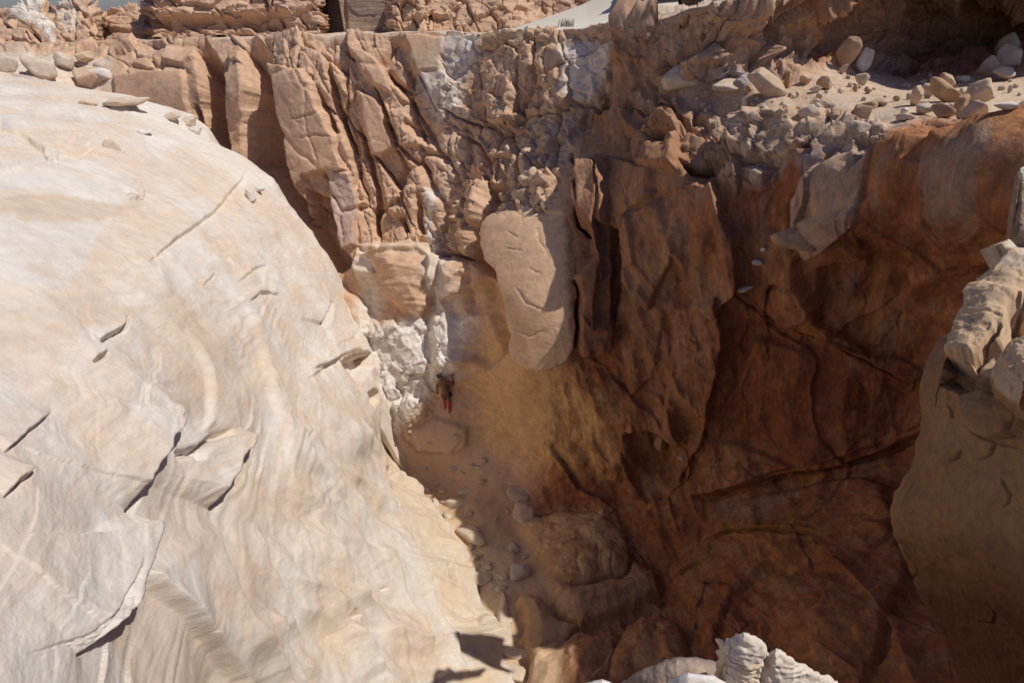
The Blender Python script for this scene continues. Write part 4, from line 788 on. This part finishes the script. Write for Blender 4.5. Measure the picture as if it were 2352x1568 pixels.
exec_list = [
 # rubble under the shaded cliff, upper right
 (1937,143,46,60,'tall brown slab leaning on the rubble below the shaded cliff','brown',dict(rot=-12,depth=.25,name='rock_slab',cat='rock slab',lift=.4)),
 (1975,155,31,40,'pale upright block beside the tall leaning brown slab','white',dict(depth=.7,lift=.4)),
 (1933,166,14,18,'small tan slab at the foot of the tall leaning brown slab','tan',dict(rot=25,depth=.4,lift=.4)),
 (1833,150,20,34,'pale layered stone stack standing against the shaded cliff','pale',dict(depth=.8,lift=.4)),
 (1762,212,100,40,'long spotted boulder tilted over the drop, dark shadow beneath it','tan',dict(rot=38,depth=.5,lift=.35)),
 (1706,252,17,30,'small upright stone below the lower end of the long tilted boulder','pale',dict(lift=.35)),
 (1805,192,12,34,'thin triangular stone wedged at the top end of the long tilted boulder','orange',dict(depth=.5,lift=.3)),
 (1560,190,98,48,'broad crumbly pale boulder on the left end of the ledge','cream',dict(rot=-6,lift=.25,rough=.14,n=50)),
 (1675,204,74,26,'low white-topped boulder on the ledge left of the long tilted boulder','pale',dict(lift=.25,rough=.1)),
 (1717,209,18,14,'small orange-brown stone touching the low white-topped boulder','orange',dict(lift=.3)),
 (1893,196,36,24,'dark-sided angular rock amid pale stones in mid ledge','brown',dict(lift=.3)),
 (1850,186,28,18,'tan rock left of the dark-sided angular rock','tan',dict(lift=.3)),
 (1872,210,22,16,'rounded pale stone in front of the dark-sided angular rock','pale',dict(lift=.3)),
 (1977,188,32,26,'pale rounded boulder below the pale upright block','cream',dict(lift=.3)),
 (1963,207,14,14,'small orange stone on the sand slope, left of a similar brown one','orange',dict(lift=.3)),
 (1991,213,14,12,'small brown stone right of the small orange stone on the sand slope','brown',dict(lift=.3)),
 (2097,233,26,36,'pointed tan stone at the left end of the right-hand rubble heap','tan',dict(rot=-15,lift=.35)),
 (2128,218,36,26,'tan boulder behind the pointed tan stone','tan',dict(rot=25,lift=.35)),
 (2170,195,34,28,'rounded boulder highest in the middle of the right-hand heap','tan',dict(lift=.35)),
 (2205,187,30,14,'flat stone lying against the shaded cliff foot','pale',dict(rot=10,lift=.3)),
 (2168,224,92,30,'long tan slab lying across the right-hand rubble heap','orange',dict(rot=24,depth=.6,lift=.35,name='rock_slab',cat='rock slab')),
 (2197,247,24,46,'dark brown upright block in the middle of the right-hand heap','brown',dict(lift=.3)),
 (2238,222,60,48,'biggest rough tan boulder of the right-hand heap','tan',dict(rot=8,lift=.3,rough=.1)),
 (2235,264,52,36,'smooth tan boulder at the sand edge above the dark wall','tan',dict(lift=.3)),
 (2204,269,19,20,'small block left of the smooth tan boulder at the sand edge','tan',dict(lift=.3)),
 (2115,256,46,24,'light boulder at the left foot of the right-hand heap','cream',dict(rot=10,lift=.3)),
 (2160,262,48,28,'boulder with one dark face resting on the wall edge','brown',dict(lift=.3)),
 (2076,258,17,12,'small white stone by the light boulder at the heap foot','white',dict(lift=.3)),
 (2073,272,40,18,'flat pale stone on the lip of the dark wall','pale',dict(rot=8,lift=.3)),
 (2304,116,44,38,'topmost stone of the stepped rock pile at the upper right','pale',dict(rot=10,lift=.35)),
 (2301,147,52,42,'middle cracked boulder of the stepped rock pile','pale',dict(lift=.35)),
 (2260,166,34,38,'tan boulder on the left side of the stepped rock pile','tan',dict(lift=.35)),
 (2300,178,52,24,'low pale boulder at the base of the stepped rock pile','pale',dict(rot=8,lift=.3)),
 (2311,249,48,18,'flat whitish stone lying alone on the sand','white',dict(lift=.25)),
 (2342,265,42,44,'pale boulder half out of the right edge on the sand','cream',dict(lift=.25)),
 (2315,208,11,16,'small dark upright stone on the open sand','grey',dict(lift=.3)),
 (1932,277,62,38,'brown boulder with dark face hanging at the ledge front','brown',dict(lift=.2)),
 (1975,262,36,28,'dark-fronted block right of the brown hanging boulder','brown',dict(lift=.2)),
 (1968,291,48,22,'low wedge under the brown hanging boulder','mauve',dict(rot=14,lift=.2)),
 (1850,262,50,26,'pale rounded ledge rock above the notch in the wall','cream',dict(lift=.2)),
 (2010,238,60,16,'thin tan shelf stone at the end of the sand slope','tan',dict(rot=-14,lift=.2)),
 # rim stones beside the dune
 (1433,54,50,22,'flat-topped boulder on the rim at the foot of the dune','tan',dict(lift=.3)),
 (1467,57,17,13,'small red-brown stone right of the flat-topped rim boulder','brown',dict(lift=.3)),
 (1407,74,28,22,'dark rounded boulder just below the flat-topped rim boulder','brown',dict(lift=.2,toward=.3)),
 (1380,72,26,16,'brown stone left of the dark rounded boulder on the rim','brown',dict(lift=.2)),
 (1503,49,30,14,'low brown stone on the rim between dune and red cliff','brown',dict(lift=.3)),
 (1748,8,26,18,'white-capped block on top of the red cliff','pale',dict(lift=.2)),
 # on the dark wall
 (1727,593,30,15,'egg-shaped white stone lodged on the dark wall','white',dict(lift=.1,toward=.25,depth=.9)),
 (1743,568,13,10,'tiny white pebble just above the egg-shaped stone','white',dict(lift=.1,toward=.2,name='stone',cat='stone')),
 (1699,655,40,9,'thin wedge in the slanting crack, pale colour standing for sunlight','white',dict(lift=.1,rot=-24,toward=.25,name='stone',cat='stone')),  # pale wedge added to stand for a sunlit patch in the crack
 (1812,540,96,46,'dark rock with a pale rim projecting from the shaded wall','brown',dict(lift=.0,rot=8,depth=.5,mat='red',toward=.1)),
 (1510,1008,26,40,'dark upright stone inside the hollow of the shaded wall','brown',dict(lift=.1,mat='red',toward=.2)),
 (1563,1041,20,14,'small rounded stone right of the upright one in the hollow','mauve',dict(lift=.1,mat='red',toward=.2)),
 # canyon floor, sunlit
 (1049,1149,62,26,'long sunlit boulder nearest the shadow edge on the floor','cream',dict(rot=-22,lift=.1,mat='slick',lie=True)),
 (1040,1232,86,50,'large flat cracked slab in the sun, biggest on the floor','pale',dict(rot=-38,lift=.25,toward=.2,mat='slick',name='rock_slab',cat='rock slab',lie=True)),
 (1085,1222,86,44,'rounded slab half crossing the shadow edge','pale',dict(rot=-45,lift=.2,mat='slick',name='rock_slab',cat='rock slab',lie=True)),
 (1098,1320,72,34,'pale flat boulder alone in the sunlit sand','cream',dict(rot=-8,lift=.2,mat='slick',lie=True)),
 (1160,1395,30,140,'long narrow boulder standing in the sand, shaded on its left side','cream',dict(rot=8,lift=.25,mat='slick',lie=True)),
 (1150,1318,34,16,'small pointed stone at the upper end of the long narrow boulder','pale',dict(rot=-30,lift=.1,mat='slick',lie=True)),
 (1196,1494,92,24,'sunlit ridge-like boulder lowest but one on the floor','cream',dict(rot=-10,lift=.2,mat='slick',lie=True)),
 (1188,1538,84,36,'smooth cream boulder at the bottom end of the sunlit floor','cream',dict(rot=-18,lift=.2,mat='slick',lie=True)),
 (1000,1148,16,22,'small sunlit stone left of the long sunlit boulder','pale',dict(lift=.05,mat='slick',lie=True)),
 # canyon floor, shade
 (1204,1175,52,66,'banded rounded boulder in shade leaning on the yellow rock foot','mauve',dict(lift=.15)),
 (1190,1130,62,40,'rounded shaded boulder just above the banded one','mauve',dict(lie=True,rot=-10,lift=.1)),
 (1179,1248,28,30,'upper of two smooth grey stones in the dark','grey',dict(lie=True,lift=.15)),
 (1193,1297,50,52,'lower, larger of two smooth grey stones in the dark','grey',dict(lie=True,rot=-30,lift=.1)),
 (1207,1272,14,22,'sliver of stone squeezed beside the two grey stones','grey',dict(lie=True,rot=-40,lift=.1)),
 (1071,1125,36,16,'flat shaded stone closest to the sunlit boulders','grey',dict(lie=True,lift=.1)),
 (1043,1071,30,14,'pale shaded stone in the middle of the rubble below the person','grey',dict(lie=True,lift=.1)),
 (977,1072,16,11,'little stone at the left of the shaded rubble','grey',dict(lie=True,lift=.1)),
 (1099,1072,26,10,'thin stone right of the pale shaded one','grey',dict(lie=True,lift=.1)),
 # far-left rim and dome
 (202,190,48,36,'tan boulder sitting on the white rim of the slope','tan',dict(lift=.3)),
 (111,170,62,44,'pale split boulder left of the tan boulder','pale',dict(lift=.3)),
 (150,150,40,30,'rounded pale boulder behind the split boulder','pale',dict(lift=.3)),
 (20,156,46,38,'whitish rock at the left edge of the picture','pale',dict(lift=.2)),
 (199,137,34,20,'angular brown block on the far-left rim','tan',dict(lift=.3)),
 (235,175,60,30,'low white lump at the end of the rim','white',dict(lift=.2)),
]
for it in exec_list:
    vx, vy, wv, hv, lb, cc, kw = it; stone(vx, vy, wv, hv, lb, cc, **kw)
for it in [
 (593,437,28,11,'bright white flake on the crest of the pale slope','white',dict(rot=-8,lift=.3)),
 (578,452,20,26,'white stone tucked under the bright white flake','white',dict(lift=.2)),
 (296,240,92,20,'long thin slab lying near the top of the pale slope','cream',dict(rot=-4,lift=.1)),
 (396,268,42,14,'small lens-shaped slab left of a larger one near the crest','cream',dict(rot=-12,lift=.15)),
 (433,281,46,22,'lens-shaped slab at the crest with a dark gap beneath','cream',dict(rot=-14,lift=.1)),
 (206,238,36,12,'small flat slab left of the long thin slab','cream',dict(lift=.1)),
 (332,304,36,11,'little white slab lying alone on the smooth rock','white',dict(rot=-5,lift=.15)),
 (260,333,36,30,'block broken from the end of the thick shelf','cream',dict(lift=.0)),
 (452,300,30,22,'white crumbling stone on the very edge of the slope','white',dict(lift=.1)),
 (277,420,84,48,'grey thinly layered slab flat on the pale slope','white',dict(rot=-6,lift=-.45,rough=.05)),
]:
    vx, vy, wv, hv, lb, cc, kw = it; stone(vx, vy, wv, hv, lb, cc, patch=d, name='rock_slab', cat='rock slab', mat='slick', **kw)
# small stones nobody could tell apart, on the ledge and along the rim
rs = np.random.RandomState(5)
proto = None
for k in range(90):
    if k < 60: vx = rs.uniform(1830, 2345); vy = 175 + rs.uniform(0, 90) - 0.02*(vx - 1830); lb, gp = 'small tan stone lying on the sandy ledge among the bigger boulders', 'small stones on the sandy ledge'
    else: vx = rs.uniform(1470, 1830); vy = rs.uniform(215, 262); lb, gp = 'small stone in the rubble at the left part of the ledge', 'small stones at the left part of the ledge'
    if rs.rand() < .5 and k < 60: vx = rs.choice([1880, 1930, 2000, 2130, 2190, 2250]) + rs.normal()*28
    sz = rs.uniform(5, 14)
    stone(vx, vy, sz*rs.uniform(1, 1.5), sz, lb, ['tan', 'pale', 'cream', 'orange'][k % 4], name='stone', cat='stone', group=gp, sub=2, rot=rs.uniform(-30, 30), lift=.25)
for k in range(34):
    vx = rs.uniform(1010, 1440); rowy = float(interp(YT, vx)); sz = rs.uniform(5, 12)
    stone(vx, rowy + 3, sz*1.6, sz, 'small stone among the loose stones along the far rim', ['tan', 'pale', 'brown'][k % 3], name='stone', cat='stone', group='loose stones along the far rim', sub=2, lift=.2)

for k in range(70):
    if k < 46: vx = rs.uniform(920, 1190); vy = rs.uniform(985, 1290); lb, gp = 'small brown stone in the shaded gully rubble', 'small stones in the shaded gully'
    else: vy = rs.uniform(1100, 1500); vx = float(np.interp(vy, [1100, 1200, 1320, 1440, 1568], [950, 1018, 1082, 1140, 1160])) + rs.uniform(8, 60); lb, gp = 'small pale stone in the sunlit sand of the gully', 'small stones in the sunlit sand'
    if k < 46 and (k % 5 in (1, 3)): continue
    if k < 46 and vx > 1010 + (vy - 985)*0.62 + 90: continue
    if k < 46 and vx < 915 + (vy - 1000)*0.62: continue
    sz = rs.uniform(5, 15)**1.0*(1.5 if rs.rand() < .2 else 1)
    stone(vx, vy, sz*rs.uniform(1.2, 2), sz, lb, np.array([.50,.37,.28]) if k < 46 else 'cream', name='stone', cat='stone', group=gp, sub=2, rot=rs.uniform(-60, 60), lie=True)

# ------------------------------------------------------------------ dry grass tufts at the dune
def tuft(vx, vy, Y, h, label, colr, n=60):
    rs = np.random.RandomState(int(vx)); b = at(vx, vy, Y=Y); V, Q = [], []
    for k in range(n):
        a = rs.uniform(0, 6.28); lean = rs.uniform(.1, .6); hh = h*rs.uniform(.5, 1); o = np.array([rs.normal()*h*.45, rs.normal()*h*.2, 0]); t = o + np.array([math.cos(a)*lean*hh, math.sin(a)*lean*hh, hh])
        s_ = np.array([math.sin(a), -math.cos(a), 0])*.012; mid = (o + t)/2 + np.array([0, 0, .1*hh]); i0 = len(V)
        V += [o - s_, o + s_, mid + s_*.8, mid - s_*.8, t]; Q += [[i0, i0+1, i0+2, i0+3], [i0+3, i0+2, i0+4, i0+4]]
    V = np.array(V); Q = [q for q in Q]
    me = bpy.data.meshes.new('grass_tuft'); me.from_pydata(V.tolist(), [], [q if q[2] != q[3] else q[:3] for q in Q])
    m = bpy.data.materials.new('dry_grass'); m.use_nodes = True; m.node_tree.nodes['Principled BSDF'].inputs['Base Color'].default_value = (*colr, 1); me.materials.append(m)
    o = bpy.data.objects.new('grass_tuft', me); C.objects.link(o); o.location = b; tag(o, label, 'grass tuft')
tuft(1507, 40, 22.6, .22, 'yellow-green tuft on the pale outcrop beside the dune', (.30, .30, .10))
tuft(1297, 62, 21.5, .30, 'grey dry tuft at the foot of the dune near the rim', (.28, .27, .20))
# ------------------------------------------------------------------ the person standing in the shade
def skinned(name, verts, edges, radii, color, parent=None, sub=1, rough=.8, root=0):
    me = bpy.data.meshes.new(name); me.from_pydata(verts, edges, []); o = bpy.data.objects.new(name, me); C.objects.link(o)
    m = o.modifiers.new('skin', 'SKIN'); m.use_smooth_shade = True
    for i, r_ in enumerate(radii):
        me.skin_vertices[0].data[i].radius = (r_, r_) if not isinstance(r_, tuple) else r_; me.skin_vertices[0].data[i].use_root = (i == root)
    s_ = o.modifiers.new('sub', 'SUBSURF'); s_.levels = sub; s_.render_levels = sub
    dg = bpy.context.evaluated_depsgraph_get(); ev = o.evaluated_get(dg); nm = bpy.data.meshes.new_from_object(ev); o.modifiers.clear(); o.data = nm; nm.name = name
    mt = bpy.data.materials.new(name + '_material'); mt.use_nodes = True; b = mt.node_tree.nodes['Principled BSDF']; b.inputs['Base Color'].default_value = (*color, 1); b.inputs['Roughness'].default_value = rough
    nm.materials.clear(); nm.materials.append(mt)
    for pl in nm.polygons: pl.use_smooth = True
    if parent: o.parent = parent
    return o
foot, _n = sample(1027, 949, CW)
PR = bpy.data.objects.new('person', None); C.objects.link(PR); PR.location = foot
tag(PR, 'person seen from behind in shade with dark hair, brown top and red leggings', 'person')
SKIN = (.20, .10, .06)
B = [(0, 0, .92), (0, .01, 1.10), (-.03, .0, 1.30), (-.06, .02, 1.42), (-.11, .03, 1.50), (-.17, .05, 1.62), (-.18, .055, 1.70),     # 0 pelvis .. 6 crown
     (.15, .0, 1.38), (.33, .02, 1.24), (.27, .16, 1.44), (.26, .19, 1.50),                                                       # right arm, bent, hand up
     (-.23, .0, 1.36), (-.30, .0, 1.10), (-.30, .12, .88), (-.30, .15, .82),                                                       # left arm, down
     (.09, 0, .86), (.095, .05, .48), (.10, -.02, .09), (.10, .10, .04),
     (-.08, 0, .86), (-.07, .10, .50), (-.06, .10, .10), (-.06, .22, .05)]
E = [(0, 1), (1, 2), (2, 3), (3, 4), (4, 5), (5, 6), (3, 7), (7, 8), (8, 9), (9, 10), (3, 11), (11, 12), (12, 13), (13, 14), (0, 15), (15, 16), (16, 17), (17, 18), (0, 19), (19, 20), (20, 21), (21, 22)]
R_ = [.13, .115, .14, .11, .052, .088, .06, .06, .042, .032, .034, .06, .042, .031, .033, .085, .056, .036, .032, .085, .056, .036, .032]
for hx, hand, d_ in ((10, (.26, .19, 1.50), 1), (14, (-.30, .15, .82), -1)):          # fingers and thumb
    for k in range(4):
        b0 = len(B); B += [(hand[0] - .026 + .017*k, hand[1] + .01, hand[2] + d_*.04), (hand[0] - .028 + .018*k, hand[1] + .035, hand[2] + d_*(.075 + .008*(k in (1, 2))))]
        E += [(hx, b0), (b0, b0 + 1)]; R_ += [.009, .007]
    b0 = len(B); B += [(hand[0] - .045, hand[1] + .03, hand[2] + d_*.01)]; E += [(hx, b0)]; R_ += [.010]
body = skinned('body', B, E, R_, SKIN, PR)
skinned('face', [(-.175, .12, 1.645), (-.175, .145, 1.62)], [(0, 1)], [.016, .012], SKIN, PR)
skinned('hair', [(-.16, .02, 1.58), (-.175, .035, 1.655), (-.18, .045, 1.72)], [(0, 1), (1, 2)], [.085, .112, .085], (.012, .011, .012), PR, rough=.9)
skinned('top', [(0, .0, 1.0), (-.005, .0, 1.15), (-.03, -.005, 1.30), (-.06, .0, 1.41), (.15, .0, 1.39), (.30, .018, 1.26), (-.22, 0, 1.365), (-.285, 0, 1.15)], [(0, 1), (1, 2), (2, 3), (3, 4), (4, 5), (3, 6), (6, 7)], [(.135, .11), (.13, .105), (.15, .115), (.12, .10), .075, .06, .072, .058], (.17, .085, .05), PR)
skinned('shorts', [(0, 0, 1.0), (0, 0, .92), (.09, 0, .84), (.085, .04, .58), (-.08, 0, .84), (-.06, .08, .58)], [(0, 1), (1, 2), (2, 3), (1, 4), (4, 5)], [(.13, .11), (.145, .12), .10, .078, .10, .078], (.12, .045, .03), PR)
for a_, b_, c_ in (((.095, .05, .60), (.10, .02, .30), (.10, -.015, .10)), ((-.065, .09, .60), (-.07, .10, .30), (-.06, .10, .10))): skinned('legging', [a_, b_, c_], [(0, 1), (1, 2)], [.070, .062, .048], (.42, .05, .035), PR)
for a_, b_ in (((.10, -.04, .045), (.10, .13, .035)), ((-.06, .08, .05), (-.06, .25, .04))): skinned('shoe', [a_, b_], [(0, 1)], [.048, .042], (.05, .035, .03), PR)
bag = skinned('bag', [(.15, -.03, .98), (.19, -.04, .90), (.17, -.03, .80)], [(0, 1), (1, 2)], [(.07, .06), (.10, .085), (.075, .06)], (.012, .012, .013)); bag.location = foot; tag(bag, 'black bag worn at the right hip of the person', 'bag')
st_ = skinned('walking_stick', [(-.50, .05, .98), (-.38, .12, .87), (-.25, .20, .76)], [(0, 1), (1, 2)], [.02, .012, .022], (.03, .02, .018)); st_.location = foot; tag(st_, 'short dark stick held in the left hand of the person', 'stick')
